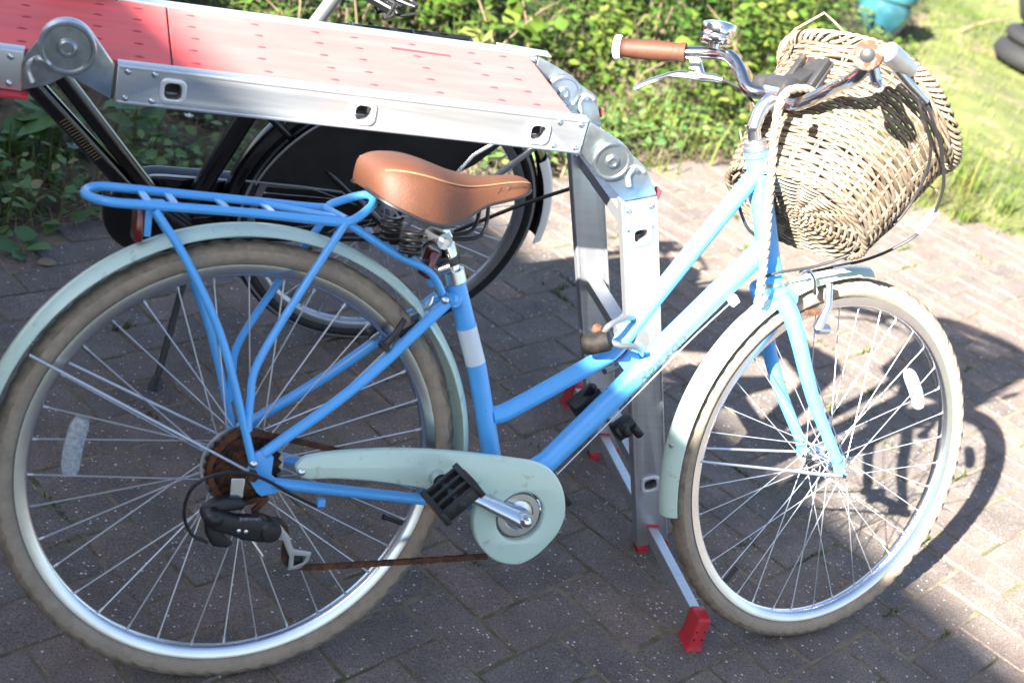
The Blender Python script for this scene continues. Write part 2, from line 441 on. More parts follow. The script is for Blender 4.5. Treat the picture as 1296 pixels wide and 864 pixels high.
for a in range(-60, 60):
    for b_ in range(-60, 90):
        k = (a + b_) % 4
        if k == 3: ca, cb, ang = a + 1, b_ + .5, PA
        elif k == 1: ca, cb, ang = a + .5, b_ + 1, PA + PI / 2
        else: continue
        w = PO + pu * (ca * PM) + pv * (cb * PM)
        if not (-5.5 < w.x < 8.5 and -3 < w.y): continue
        if w.y > ymax(w.x) + random.uniform(-.07, .05): continue
        X, Y, dd = px((w.x, w.y, 0))
        seen = -25 < X < 1321 and -25 < Y < 889
        cands.append((0 if seen else 1, dd if dd < 9 else 50 + random.random(), w, ang))
cands.sort(key=lambda t: (t[0], t[1]))
rest = MB(); rest_t = []
for i, (sn, dd, w, ang) in enumerate(cands):
    loc = (w.x + random.uniform(-.0015, .0015), w.y + random.uniform(-.0015, .0015), random.uniform(-.0016, .0016))
    rot = (random.gauss(0, .006), random.gauss(0, .006), ang + random.gauss(0, .006) + (PI if random.random() < .5 else 0))
    me = bmeshes[random.randrange(9)]
    if i < 300 and sn == 0:
        link("brick", me, paving, loc, rot)
    else:
        mt_ = Matrix.Translation(loc) @ Euler(rot).to_matrix().to_4x4()
        rest.add([mt_ @ v.co for v in me.vertices], [tuple(p.vertices) for p in me.polygons])
        rest_t += [random.random()] * 17
rb = rest.build("brick", 'paver', paving, smooth=0, fix=False)
rb.data.attributes.new("tint", 'FLOAT', 'FACE').data.foreach_set("value", rest_t)
tag(rb, kind="stuff")

# ------------------------------------------------------------------ foliage helpers
def mesh_np(name, verts, faces_flat, loop_tot, mat_, tint=None, parent=None, smooth=True):
    me = D.meshes.new(name)
    nv = len(verts); me.vertices.add(nv); me.vertices.foreach_set("co", np.asarray(verts, 'f').ravel())
    nl = len(faces_flat); nf = nl // loop_tot
    me.loops.add(nl); me.loops.foreach_set("vertex_index", np.asarray(faces_flat, 'i'))
    me.polygons.add(nf); me.polygons.foreach_set("loop_start", np.arange(0, nl, loop_tot, dtype='i'))
    me.materials.append(M[mat_])
    me.update(calc_edges=True)
    if tint is not None:
        me.attributes.new("tint", 'FLOAT', 'POINT').data.foreach_set("value", np.asarray(tint, 'f'))
    if smooth: me.shade_smooth()
    return link(name, me, parent)
def leaves(pos, yaw, pitch, roll, size, width, tint, curl=.25):
    """each leaf: 8 points (toothed outline folded along a midrib), 6 quads/tris as triangles"""
    n = len(pos)
    #        x (along)  y (side)  z
    T = np.array([[0, 0, 0], [.35, 0, .03], [.70, 0, .0], [1.0, 0, -.14],
                  [.15, .30, .07], [.42, .50, .09], [.70, .33, .03],
                  [.15, -.30, .07], [.42, -.50, .09], [.70, -.33, .03]])
    F = np.array([[0, 1, 4], [1, 5, 4], [1, 2, 5], [2, 6, 5], [2, 3, 6], [0, 7, 1], [1, 7, 8], [1, 8, 2], [2, 8, 9], [2, 9, 3]])
    P = np.repeat(T[None], n, 0) * np.stack([size, size * width, size * curl * 4 * .6], 1)[:, None, :]
    cy, sy, cp, sp, cr, sr = np.cos(yaw), np.sin(yaw), np.cos(pitch), np.sin(pitch), np.cos(roll), np.sin(roll)
    x, y, z = P[..., 0], P[..., 1], P[..., 2]
    y, z = y * cr[:, None] - z * sr[:, None], y * sr[:, None] + z * cr[:, None]
    x, z = x * cp[:, None] - z * sp[:, None], x * sp[:, None] + z * cp[:, None]
    x, y = x * cy[:, None] - y * sy[:, None], x * sy[:, None] + y * cy[:, None]
    W = np.stack([x, y, z], -1) + pos[:, None, :]
    faces = (F[None] + (np.arange(n) * 10)[:, None, None]).ravel()
    return W.reshape(-1, 3), faces, np.repeat(tint, 10)
def blades(pos, yaw, lean, h, w, tint):
    n = len(pos)
    lv = np.array([0, .45, .8, 1.0])
    out = []
    dx, dy = np.cos(yaw), np.sin(yaw)
    for k, t in enumerate(lv):
        off = lean * h * t ** 2; zz = h * t * (1 - .35 * np.clip(lean, 0, 1.6) * t)
        ww = w * (1 - t ** 1.5) if k < 3 else w * 0
        c = pos + np.stack([dx * off, dy * off, zz], 1)
        side = np.stack([-dy * ww, dx * ww, 0 * ww], 1)
        out += [c - side, c + side] if k < 3 else [c]
    W = np.stack(out, 1)
    F = np.array([[0, 1, 3], [0, 3, 2], [2, 3, 5], [2, 5, 4], [4, 5, 6]])
    return W.reshape(-1, 3), (F[None] + (np.arange(n) * 7)[:, None, None]).ravel(), np.repeat(tint, 7)
def gz(x, y):
    d = y - ymax(x)
    return -.002 + min(max(d, 0), .3) * .06 + hill(x, y) * min(1, max(d, 0) * 2)

# nettles and low weeds: upright stems with tiers of leaves
def nettle_mass(name, spots, mat_='nettle'):
    pos, yaw, pit, rol, siz, wid, tin = [], [], [], [], [], [], []
    st = MB()
    for (x, y, h, base) in spots:
        z0 = gz(x, y); lx, ly = random.gauss(0, .12) * h, random.gauss(0, .12) * h
        st.add([(x - .003, y, z0 - .02), (x + .003, y, z0 - .02), (x, y + .004, z0 - .02), (x + lx, y + ly, z0 + h)], [(0, 1, 3), (1, 2, 3), (2, 0, 3)])
        nt_ = max(3, int(h / .042)); a0 = random.random() * 6.28
        for k in range(nt_):
            t = (k + .6) / nt_
            if t < .18 and h > .25: continue
            for s_ in range(3 if t > .8 else 2):
                a = a0 + k * 1.57 + s_ * (PI if t <= .8 else 2.1) + random.gauss(0, .3)
                L = random.uniform(.028, .066) * (1 - .4 * t * t) * (1.1 if h > .25 else .8)
                o = .012 + .02 * (1 - t)
                pos.append((x + lx * t + math.cos(a) * o, y + ly * t + math.sin(a) * o, z0 + h * t)); yaw.append(a)
                pit.append(random.uniform(-.55, .35) + .35 * t); rol.append(random.gauss(0, .35)); siz.append(L); wid.append(random.uniform(.62, .95))
                tin.append(min(1, max(0, base + random.gauss(0, .2) + .25 * (t - .5))))
    W, F, T = leaves(np.array(pos), np.array(yaw), np.array(pit), np.array(rol), np.array(siz), np.array(wid), np.array(tin))
    o = mesh_np(name, W, F, 3, mat_, T, smooth=False)
    return o, st
spots = []
def clump(cx, cy): return .5 + .5 * math.sin(cx * 2.3 + 1.1 * math.sin(cy * 1.9)) * math.cos(cy * 2.7 + cx)
tries = 0
while len(spots) < 4300 and tries < 90000:
    tries += 1
    x = random.uniform(-.6, 6.6); y = random.uniform(1.9, 8.2)
    d = y - ymax(x)
    if lawn_side(x, y) > -.25 * random.random(): continue
    if x < 1.5 and d < .6 + .5 * random.random(): continue
    if x < 1.1 and random.random() < .25: continue
    if d < .02 + .12 * random.random(): continue
    if math.hypot(x - 4.75, y - 4.85) < .25: continue
    X_, Y_, D_ = px((x, y, .2))
    if X_ > 1030 and D_ < 6.9 and random.random() < (.35 if D_ > 5 else .75): continue
    c = clump(x, y)
    gap = math.sin(x * 5.3 + 1.7 * math.sin(y * 3.1)) * math.sin(y * 4.7 - x * 1.3)
    if gap > .55 and random.random() < .75: continue
    hgt = (.07 + .60 * min(1, max(d - .05, 0) / 1.3)) * (.45 + .7 * c) * random.uniform(.6, 1.2)
    if X_ > 1030: hgt = min(hgt, .15)
    if hgt < .06: continue
    if lawn_side(x, y) > -1.6: hgt *= .55
    spots.append((x, y, hgt * (1.25 if gap < -.5 else 1), .12 + .5 * c + .22 * math.sin(x * 9.1 + y * 2.3) * math.sin(y * 8.3)))
veg, st = nettle_mass("nettle_patch", spots)
tag(veg, "dense bank of bright green nettles and weeds behind the parked bicycles", "weeds", kind="stuff")
so = st.build("nettle_stem", 'stem', veg, smooth=0, fix=False); tag(so, kind="stuff")
# a second, larger-leaved plant through the bank, and bare twigs
P_, ya, pi_, ro, si, wi, ti = [], [], [], [], [], [], []
tw = MB()
for _ in range(130):
    x = random.uniform(.6, 5.6); y = ymax(x) + .25 + abs(random.gauss(0, .9))
    if lawn_side(x, y) > -.5 or px((x, y, .2))[0] > 1030: continue
    z0 = gz(x, y); H = random.uniform(.15, .62) * min(1, .35 + (y - ymax(x)))
    a = random.random() * 6.28; l = random.uniform(.05, .3)
    e_ = V((x + math.cos(a) * l, y + math.sin(a) * l, z0 + H)); m_ = V((x + math.cos(a) * l * .3, y + math.sin(a) * l * .3, z0 + H * .6))
    tw.tube([(x, y, z0), m_, e_, e_ + V((math.cos(a) * .06, math.sin(a) * .06, random.uniform(-.05, .05)))], [.0035, .003, .0022, .001], 5)
    base = random.uniform(.45, 1)
    if random.random() < .25: continue
    for k in range(random.randint(6, 13)):
        t = random.uniform(.35, 1); q = m_.lerp(e_, t); P_.append((q.x + random.gauss(0, .03), q.y + random.gauss(0, .03), q.z + random.gauss(0, .02)))
        ya.append(random.random() * 6.28); pi_.append(random.uniform(-.6, .4)); ro.append(random.gauss(0, .5)); si.append(random.uniform(.045, .082)); wi.append(random.uniform(.8, 1.15)); ti.append(min(1, base + random.gauss(0, .12)))
W, F, T = leaves(np.array(P_), np.array(ya), np.array(pi_), np.array(ro), np.array(si), np.array(wi), np.array(ti))
bl = mesh_np("bramble", W, F, 3, 'nettle', T, smooth=False)
tag(bl, "larger pale-leaved brambles growing through the bank of nettles", "weeds", kind="stuff")
so = tw.build("bramble_twig", 'bark', bl, smooth=0, fix=False); tag(so, kind="stuff")
# short ground weeds in the shaded verge at left and along the paving edge
spots = []
for _ in range(760):
    x = random.uniform(-1.2, 4.6)
    if x < 1.2 and random.random() < .15: continue
    y = ymax(x) + abs(random.gauss(0, .32)) + .03
    if lawn_side(x, y) > 0: continue
    spots.append((x, y, random.uniform(.05, .16), random.uniform(.1, .7)))
low, st = nettle_mass("low_weeds", spots, 'weed')
tag(low, "low straggling weeds growing from the soil along the edge of the paving", "weeds", kind="stuff")
so = st.build("weed_stem", 'stem', low, smooth=0, fix=False); tag(so, kind="stuff")
# grass: lawn, verge tufts, joints
gp, gy, gl, gh, gw, gt = [], [], [], [], [], []
def blade(x, y, z, h, base, lean=None):
    gp.append((x, y, z)); gy.append(random.random() * 6.28); gl.append(abs(random.gauss(.5, .4)) if lean is None else lean)
    gh.append(h); gw.append(random.uniform(.0016, .0034) * (1 + 4 * h)); gt.append(min(1, max(0, base)))
n_ = 0
while n_ < 32000:
    x = random.uniform(2.6, 11.5); y = 1.2 + 9.2 * random.random() ** 1.35
    d = y - ymax(x)
    if d < -.03 - .08 * random.random() or lawn_side(x, y) < -.5 * random.random(): continue
    bare = math.sin(x * 1.7 + 2 * math.sin(y * .9)) * math.sin(y * 1.3 + x * .6) + .35 * math.sin(4.1 * x + 3 * y)
    if bare > .55 and random.random() < .82: continue
    blade(x, y, gz(x, y), random.uniform(.025, .065) * (1.3 if bare < -.3 else 1), .45 + .25 * bare + random.gauss(0, .2)); n_ += 1
lawn_n = len(gp)
W, F, T = blades(np.array(gp), np.array(gy), np.array(gl), np.array(gh), np.array(gw), np.array(gt))
lawn = mesh_np("lawn_grass", W, F, 3, 'grass', T, smooth=False)
tag(lawn, "sunlit patchy lawn grass with bare earth to the right of the basket", "grass", kind="stuff")
gp, gy, gl, gh, gw, gt = [], [], [], [], [], []
for _ in range(120):      # tufts on the verge
    x = random.uniform(-1.3, 3.6); y = ymax(x) + random.gauss(.18, .22)
    if y < ymax(x) - .1: continue
    for k in range(random.randint(10, 26)):
        blade(x + random.gauss(0, .025), y + random.gauss(0, .025), gz(x, y) - .005, random.uniform(.04, .13), .25 + random.gauss(0, .16))
for _ in range(16):      # taller tufts among the nettles at the foot of the bank
    x = random.uniform(1.6, 3.4); y = ymax(x) + random.uniform(.05, .35)
    for k in range(16):
        blade(x + random.gauss(0, .04), y + random.gauss(0, .04), gz(x, y) - .005, random.uniform(.10, .26), .5 + random.gauss(0, .2))
W, F, T = blades(np.array(gp), np.array(gy), np.array(gl), np.array(gh), np.array(gw), np.array(gt))
tufts = mesh_np("verge_grass", W, F, 3, 'grass', T, smooth=False)
tag(tufts, "tufts of long grass growing along the far edge of the paving", "grass", kind="stuff")
gp, gy, gl, gh, gw, gt = [], [], [], [], [], []
for _ in range(150):      # sprouts in the paving joints
    if random.random() < .5: a, b_ = random.randint(-14, 12), random.uniform(-14, 40)
    else: a, b_ = random.uniform(-14, 12), random.randint(-14, 40)
    w = PO + pu * (a * PM) + pv * (b_ * PM)
    if w.y > ymax(w.x): continue
    along = pv if a == int(a) else pu
    far = w.x > 1.5 or w.y > 1.0
    for k in range(random.randint(8, 26)):
        o = w + along * random.gauss(0, .022)
        blade(o.x + random.gauss(0, .002), o.y + random.gauss(0, .002), -.008, random.uniform(.009, .03) * (1.2 if far else .75), .25 + random.gauss(0, .15))
W, F, T = blades(np.array(gp), np.array(gy), np.array(gl), np.array(gh), np.array(gw), np.array(gt))
jg = mesh_np("joint_grass", W, F, 3, 'grass', T, smooth=False)
tag(jg, "tiny sprouts of grass and moss in the paving joints", "grass", kind="stuff")
# dry litter on the soil strip
gp, gy, gl, gh, gw, gt = [], [], [], [], [], []
for _ in range(5200):
    x = random.uniform(-1.2, 3.4); y = ymax(x) + random.random() ** 1.3 * 1.1
    gp.append((x, y, gz(x, y) + random.uniform(.002, .02))); gy.append(random.random() * 6.28); gl.append(random.uniform(1.6, 2.2)); gh.append(random.uniform(.03, .12)); gw.append(random.uniform(.001, .0022)); gt.append(random.random())
W, F, T = blades(np.array(gp), np.array(gy), np.array(gl), np.array(gh), np.array(gw), np.array(gt))
lit = mesh_np("dry_litter", W, F, 3, 'litter', T, smooth=False)
tag(lit, "dead stems and dry grass lying on the bare soil strip", "litter", kind="stuff")

# single broad-leaved weeds in the shaded soil at left: each leaf a part
def weed_plant(x, y, n, L, label, tall=.04, up=.5, wide=.8):
    z = gz(x, y)
    t = thing("weed_plant", label, "weed", (x, y, z), (0, 0, random.random() * 6), "broad-leaved weeds in the shaded soil")
    s_ = MB(); s_.tube([(0, 0, -.02), (.004, 0, tall * .5), (0, .004, tall)], [.004, .0035, .002], 6); s_.build("stem", 'stem', t)
    for k in range(n):
        a = k * 2.4 + random.gauss(0, .2); l = L * random.uniform(.65, 1.1); h = tall * (k + 1) / n
        W, F, T = leaves(np.array([(0, 0, 0)]), np.array([0.]), np.array([0.]), np.array([random.gauss(0, .15)]), np.array([l]), np.array([wide]), np.array([random.uniform(.15, .7)]))
        o = mesh_np("leaf", W, F, 3, 'weed', T, t, smooth=True)
        o.location = (math.cos(a) * .008, math.sin(a) * .008, h); o.rotation_euler = (0, -random.uniform(up - .35, up + .25), a)
    return t
for (p, n, L, tall, up, wide, label) in (
    ((-0.2281,1.8305,0), 6, .17, .06, .45, .55, "weed with one long dock leaf reaching over the paving at the left edge"),
    ((-0.1525,1.9315,0), 9, .10, .12, .4, 1.0, "bushy jagged-leaved weed beside the dock leaf in the shaded soil"),
    ((-0.2152,1.3919,0), 5, .07, .03, .2, .8, "small weed sprouting between the pavers at the far left"),
    ((0.1065,2.0359,0), 8, .11, .16, .5, .8, "upright leafy weed between the black down tubes and the chain case"),
    ((0.1442,2.0059,0), 5, .08, .09, .3, .9, "smaller pale weed just right of the upright leafy one"),
    ((0.3186,2.3582,0), 8, .10, .10, .35, 1.0, "round-leaved weed beside a white flower below the aluminium rail"),
    ((-0.0242,1.959,0), 6, .06, .05, .3, .7, "low rosette weed beside the pale blue flower"),
    ((0.2519,2.5219,0), 9, .11, .2, .4, .8, "tall leafy weed in shade just under the ladder rail")):
    weed_plant(p[0], p[1], n, L, label, tall, up, wide)
def flower(p, label, r, m):
    t = thing("flower", label, "flower", (p[0], p[1], gz(p[0], p[1])))
    s_ = MB(); s_.tube([(0, 0, -.01), (.003, 0, .05)], .0015, 5); s_.build("stem", 'stem', t)
    for k in range(5):
        a = k * 1.257; q = MB()
        q.add([(0, 0, .05), (math.cos(a - .5) * r * .7, math.sin(a - .5) * r * .7, .056), (math.cos(a) * r, math.sin(a) * r, .058), (math.cos(a + .5) * r * .7, math.sin(a + .5) * r * .7, .056)], [(0, 1, 2, 3)])
        q.build("petal", m, t, smooth=0)
flower((-0.0715,1.882,0), "pale blue flower low in the shaded soil left of the black frame", .022, 'petal')
flower((0.2884,2.2515,0), "single white flower under the ladder rail in shade", .016, 'white_tag')

# crumbs and bits on the paving
cr_ = MB()
for _ in range(520):
    x = random.uniform(-.6, 4.2); y = random.uniform(-.7, 2.3)
    if y > ymax(x): continue
    r_ = random.uniform(.0012, .0042); a = random.random() * 3
    cr_.add([(x + r_ * math.cos(a), y + r_ * math.sin(a), 0), (x + r_ * math.cos(a + 2.1), y + r_ * math.sin(a + 2.1), 0), (x + r_ * math.cos(a + 4.2), y + r_ * math.sin(a + 4.2), 0), (x, y, r_ * .9)], [(0, 1, 3), (1, 2, 3), (2, 0, 3)])
o = cr_.build("crumbs", 'bark', smooth=0, fix=False); tag(o, "small crumbs of soil and bark scattered on the paving", "debris", kind="stuff")
q = (-0.1883,1.3442,0); W, F, T = leaves(np.array([(0, 0, 0)]), np.array([0.]), np.array([-.05]), np.array([.2]), np.array([.055]), np.array([.6]), np.array([.9]))
o = mesh_np("fallen_leaf", W, F, 3, 'litter', T); o.location = (q[0], q[1], .004); o.rotation_euler = (0, 0, .4); tag(o, "dry brown leaf lying on the shaded paving at far left", "leaf")
# dry stalks
def stalk(label, pts, r, m='drystem'):
    s_ = MB(); s_.tube(spline(pts, 4), [r * (1 - .5 * i / (4 * (len(pts) - 1))) for i in range(4 * (len(pts) - 1) + 1)], 6)
    return tag(s_.build("dry_stalk", m), label, "stalk")
p0 = V((5.4418,4.9971,0)); p1 = V((6.4395,5.6308,0))
stalk("long pale straw lying on the lawn near the dark stone ornament", [p0 + V((0, 0, .04)), (p0 + p1) / 2 + V((0, 0, .07)), p1 + V((0, 0, .05))], .012)
p0 = V((3.4959,4.3171,0)); stalk("leaning dry straw stem behind the bell", [p0, p0 + V((.06, .02, .12)), p0 + V((.13, .06, .26))], .008)
p0 = V((2.1281,3.1582,0)); stalk("brown stick poking out of the nettles left of the brake lever", [p0 + V((0, 0, .1)), p0 + V((.05, .0, .19)), p0 + V((.09, .02, .27))], .006, 'bark')

# blue glazed planter
def planter(p):
    t = thing("planter", "turquoise glazed flower pot standing among weeds beyond the basket", "flower pot", (p[0], p[1], gz(p[0], p[1])))
    s_ = MB(); s_.lathe([(.085, 0), (.125, .05), (.158, .13), (.162, .19), (.150, .225), (.150, .235), (.172, .245), (.178, .30), (.172, .312), (.160, .312), (.155, .25), (.0, .25)], n=40)
    s_.build("pot", 'turq', t)
    s_ = MB(); s_.lathe([(.0, .285), (.156, .285)], n=24); s_.build("compost", 'soil', t)
    n = 90; P = np.array([(random.gauss(0, .07), random.gauss(0, .07), random.uniform(.28, .36)) for _ in range(n)])
    W, F, T = leaves(P, rng.uniform(0, 6.28, n), rng.uniform(-.3, .7, n), rng.normal(0, .3, n), rng.uniform(.03, .06, n), np.full(n, .8), rng.uniform(.3, 1, n))
    o = mesh_np("foliage", W, F, 3, 'nettle', T, t, smooth=False)
    s_ = MB()
    for k in range(26):
        c = V((random.gauss(0, .075), random.gauss(0, .075), random.uniform(.34, .38))); s_.lathe([(0, 0), (.014, .004), (.012, .010), (0, .012)], c, (random.gauss(0, .3), random.gauss(0, .3), 1), 7)
    tag(s_.build("blossom", 'yellow', t), kind="stuff")
planter((4.675,4.7925,0))

# dark stepped stone ornament at the right edge
def ornament(p):
    t = thing("garden_ornament", "dark grey stone ornament with a stepped base at the right edge", "ornament", (p[0], p[1], gz(p[0], p[1]) - .02), (0, 0, .3))
    def slab(name, r, z0, z1, rr):
        s_ = MB(); h = z1 - z0
        s_.lathe([(0, z0), (r - rr, z0), (r - rr * .3, z0 + h * .15), (r, z0 + h * .45), (r - rr * .25, z0 + h * .8), (r - rr, z1), (0, z1)], n=36); s_.build(name, 'dark_stone', t, smooth=60)
    slab("base_slab", .36, 0, .13, .07); slab("step", .33, .13, .21, .05); slab("body", .325, .21, .52, .15)
    s_ = MB(); s_.lathe([(0, .46), (.10, .47), (.125, .54), (.11, .63), (.06, .69), (0, .70)], n=28); s_.build("finial", 'dark_stone', t, smooth=60)
q = V((5.34,4.4356,0)); ornament(q + V((.45, .06, 0)))

# the house whose eave shades the left of the yard (stands behind and left of the photographer)
e_dir = Vector((-.225, .974, 0)); perp = Vector((-.974, -.225, 0))      # perp points away from the yard
EH = 4.2
e0 = Vector((-5.096, -3.12, 4.2))
t = thing("house", "rendered house with a tiled roof left of the yard, shading the paving", "house", (e0.x, e0.y, 0), (0, 0, math.atan2(e_dir.y, e_dir.x)))
# local x runs along the eave, local +y points away from the yard
s_ = MB(); s_.box((-.5, 3.85, EH / 2 - .1), (19, 6.9, EH - .1)); s_.build("wall", 'brick_wall', t, smooth=0)
s_ = MB()
hw = 9.9
for y0, y1, z0, z1 in ((0, 3.85, EH, EH + 1.75), (7.7, 3.85, EH, EH + 1.75)):
    s_.add([(-hw - .5, y0, z0), (hw - .5, y0, z0), (hw - .5, y1, z1), (-hw - .5, y1, z1), (-hw - .5, y0, z0 - .14), (hw - .5, y0, z0 - .14), (hw - .5, y1, z1 - .14), (-hw - .5, y1, z1 - .14)],
           [(0, 1, 2, 3), (4, 5, 6, 7), (0, 1, 5, 4), (2, 3, 7, 6), (0, 3, 7, 4), (1, 2, 6, 5)])
s_.build("roof", 'roof', t, smooth=0)
for wx in (-6.5, -2.5, 2, 6):
    s_ = MB(); s_.box((wx, .38, 1.55), (1.3, .06, 1.2)); f_ = s_.build("window", 'wfr', t, smooth=0)
    s_ = MB()
    for dx in (-.31, .31): s_.box((wx + dx, .36, 1.55), (.54, .05, 1.06))
    s_.build("pane", 'glass', f_, smooth=0)

# ------------------------------------------------------------------ the blue bicycle (x forward, y away from the drive side, z up in the frame's own plane)
LEAN = .2566
bike = thing("bicycle", "light blue step-through bicycle with mint mudguards leaning on the aluminium ladder", "bicycle", (0, 0, 0), (-LEAN, 0, 0))
def Y(p, y): return Vector((p[0], y, p[2]))
TR = .349

def make_wheel(name, parent, centre, rot, hubshift, tyre_m, tread_m, spoke_r, rear, stripe=False, knobs=True, n_sp=36, rimcol='alloy'):
    hs = Vector(hubshift)
    # rim: hollow section swept round
    r = MB(); N = 120
    prof = [(.3165, -.0125), (.3175, -.0105), (.313, -.0095), (.309, 0), (.313, .0095), (.3175, .0105), (.3165, .0125), (.303, .0115), (.2985, .008), (.2965, 0), (.2985, -.008), (.303, -.0115)]
    r.lathe([(a, h) for a, h in prof], (0, 0, 0), (0, 1, 0), N, close=True)
    w = r.build(name, rimcol, parent, 50, loc=centre, rot=rot)
    # tyre with knobbly shoulders
    t = MB(); NS = 216; rm = .0190; cR = TR - rm
    vs = []; NP = 16
    for i in range(NS):
        a = 2 * PI * i / NS
        for k in range(NP):
            p_ = 2 * PI * k / NP
            rr = rm
            c_ = math.cos(p_)
            if knobs and c_ > .30 and c_ < .95: rr += .0021 * (1 if (i + (k % 2)) % 3 else -.7)
            if c_ < -.55: rr *= .86
            R_ = cR + rr * c_; y = rr * math.sin(p_) * .98
            vs.append((R_ * math.cos(a), y, R_ * math.sin(a)))
    fs = []
    for i in range(NS):
        j = (i + 1) % NS
        t.mi = 0
        for k in range(NP):
            kk = (k + 1) % NP
            fs.append((i * NP + k, i * NP + kk, j * NP + kk, j * NP + k))
    t.add(vs, fs)
    t.m = [1 if math.cos(2 * PI * ((q % NP) + .5) / NP) > .5 else 0 for q in range(len(fs))]
    t.build("tyre", [tyre_m, tread_m], w, 60)
    if stripe:
        s_ = MB()
        for sy in (-1, 1): s_.lathe([(cR + .003, sy * .0190), (cR + .009, sy * .0179)], (0, 0, 0), (0, 1, 0), 120, cap=False)
        s_.build("reflective_stripe", 'stripe', w, 40, fix=False)
    h = MB()
    fl = .027 if rear else .030
    h.lathe([(.0, -.062 if rear else -.054), (.0048, -.062 if rear else -.054), (.0048, -.05), (.012, -.047), (.014, -fl - .004), (.024, -fl - .002), (.024, -fl + .002), (.012, -fl + .006), (.0105, 0), (.012, fl - .006), (.024, fl - .002), (.024, fl + .002), (.014, fl + .004), (.012, .047), (.0048, .05), (.0048, .056), (0, .056)], hs, (0, 1, 0), 20)
    h.build("hub", 'steel' if rear else 'chrome', w, 40)
    me_cache = None
    for k in range(n_sp):
        side = -1 if k % 2 == 0 else 1
        a = 2 * PI * k / n_sp + .05
        grp = (k // 2) % 2
        off = (1 if grp else -1) * math.radians(66)
        P1 = Vector((.3005 * math.cos(a), side * .002, .3005 * math.sin(a)))
        P0 = hs + Vector((.0225 * math.cos(a + off), side * fl, .0225 * math.sin(a + off)))
        s_ = MB(); s_.tube([P0, P1], spoke_r, 5, cap=False)
        q = (P0 - P1).normalized(); s_.tube([P1 - q * .006, P1 + q * .011], spoke_r * 1.7, 6)
        s_.build("spoke", 'spoke', w, 60, fix=False)
    return w
RC = Vector((0, 0, TR))
rw = make_wheel("rear_wheel", bike, RC, (0, .02, 0), (.006, 0, .009), 'tyre', 'tread', .0012, True)
FC = Vector((1.110, .007, .347))
fw = make_wheel("front_wheel", bike, FC, (-.04, .1, .095), (0, 0, 0), 'tyre', 'tread', .0010, False)
def spoke_reflector(w, C_, p, L=.088):
    d = Vector((p[0] - C_.x, 0, p[2] - C_.z)); R_ = d.length; a = math.atan2(d.z, d.x)
    s_ = MB(); rows_ = []
    for i in range(13):
        t = (i / 12 - .5); aa = a + t * L / R_; wd = .0135 * (1 - abs(2 * t) ** 6 * .35); th = .007
        c_ = Vector((R_ * math.cos(aa), 0, R_ * math.sin(aa))); rad = Vector((math.cos(aa), 0, math.sin(aa)))
        rows_.append([c_ - rad * wd + V((0, -th * .5, 0)), c_ - rad * wd * .6 + V((0, -th, 0)), c_ + rad * wd * .6 + V((0, -th, 0)), c_ + rad * wd + V((0, -th * .5, 0)),
                      c_ + rad * wd + V((0, th * .5, 0)), c_ + rad * wd * .6 + V((0, th, 0)), c_ - rad * wd * .6 + V((0, th, 0)), c_ - rad * wd + V((0, th * .5, 0)), c_ - rad * wd + V((0, -th * .5, 0))])
    s_.grid(rows_); s_.f += [tuple(range(8)), tuple(12 * 9 + k for k in range(7, -1, -1))]; s_.m += [0, 0]
    o = s_.build("spoke_reflector", 'clear_refl', w, 40)
    o.rotation_euler = (0, -w.rotation_euler.y, 0)
    return o
# the rim rotation only offsets the spokes; reflectors are placed in frame coordinates
spoke_reflector(rw, RC, (-0.2373,-0.012,0.3819))
spoke_reflector(fw, FC, (1.3085,0.02,0.4853))
def valve(w, C_, p):
    d = Vector((p[0] - C_.x, 0, p[2] - C_.z)).normalized(); s_ = MB(); s_.cyl(d * .298, d * .262, .0042, .0035, 10); s_.cyl(d * .266, d * .262, .005, .005, 10)
    o = s_.build("valve", 'black', w); o.rotation_euler = (0, -w.rotation_euler.y, 0)
valve(rw, RC, (0.2824,0,0.2475)); valve(fw, FC, (0.9264,0,0.1348))

# frame
BB = Vector((.445, 0, .292)); DO = Vector((.008, 0, .362))
f = MB()
f.tube([(0.3093,0,0.6666), (0.3737,0,0.5109), BB], .0158, 18)
dt = [(0.5268,0,0.3542), (0.652,0,0.4921), (0.7201,0,0.5712), (0.8645,0,0.7318)]
dt_lo = V(dt[0]); dt_hi = V(dt[3]); ddir = (dt_hi - dt_lo).normalized()
f.tube([BB + ddir * .01, dt_lo, V(dt[1]), V(dt[2]), dt_hi, dt_hi + ddir * .02], [.0195] * 6, 20)
f.tube(spline([(0.4107,0,0.4334), (0.4455,0,0.446), (0.5832,0,0.5282), (0.6174,0,0.5541), (0.6375,0,0.5837), (0.7141,0,0.6996), (0.8215,0,0.8559), (0.8409,0,0.8831)], 5), .0150, 18)
HT = V((0.8211,0,0.9067)); HB = V((0.9022,0,0.6904)); sd = (HT - HB).normalized()
f.tube([HB, HT], .0195, 20)
for c_ in (HT - sd * .004, HB + sd * .004): f.tube([c_ - sd * .006, c_ + sd * .006], .0215, 20)
f.tube([BB + V((0, -.034, 0)), BB + V((0, .034, 0))], .021, 20)
f.box(V((0.6589,0,0.5358)), (.05, .006, .035), Euler((0, -.8, 0)).to_matrix())
SC = V((0.3104,0,0.6272))
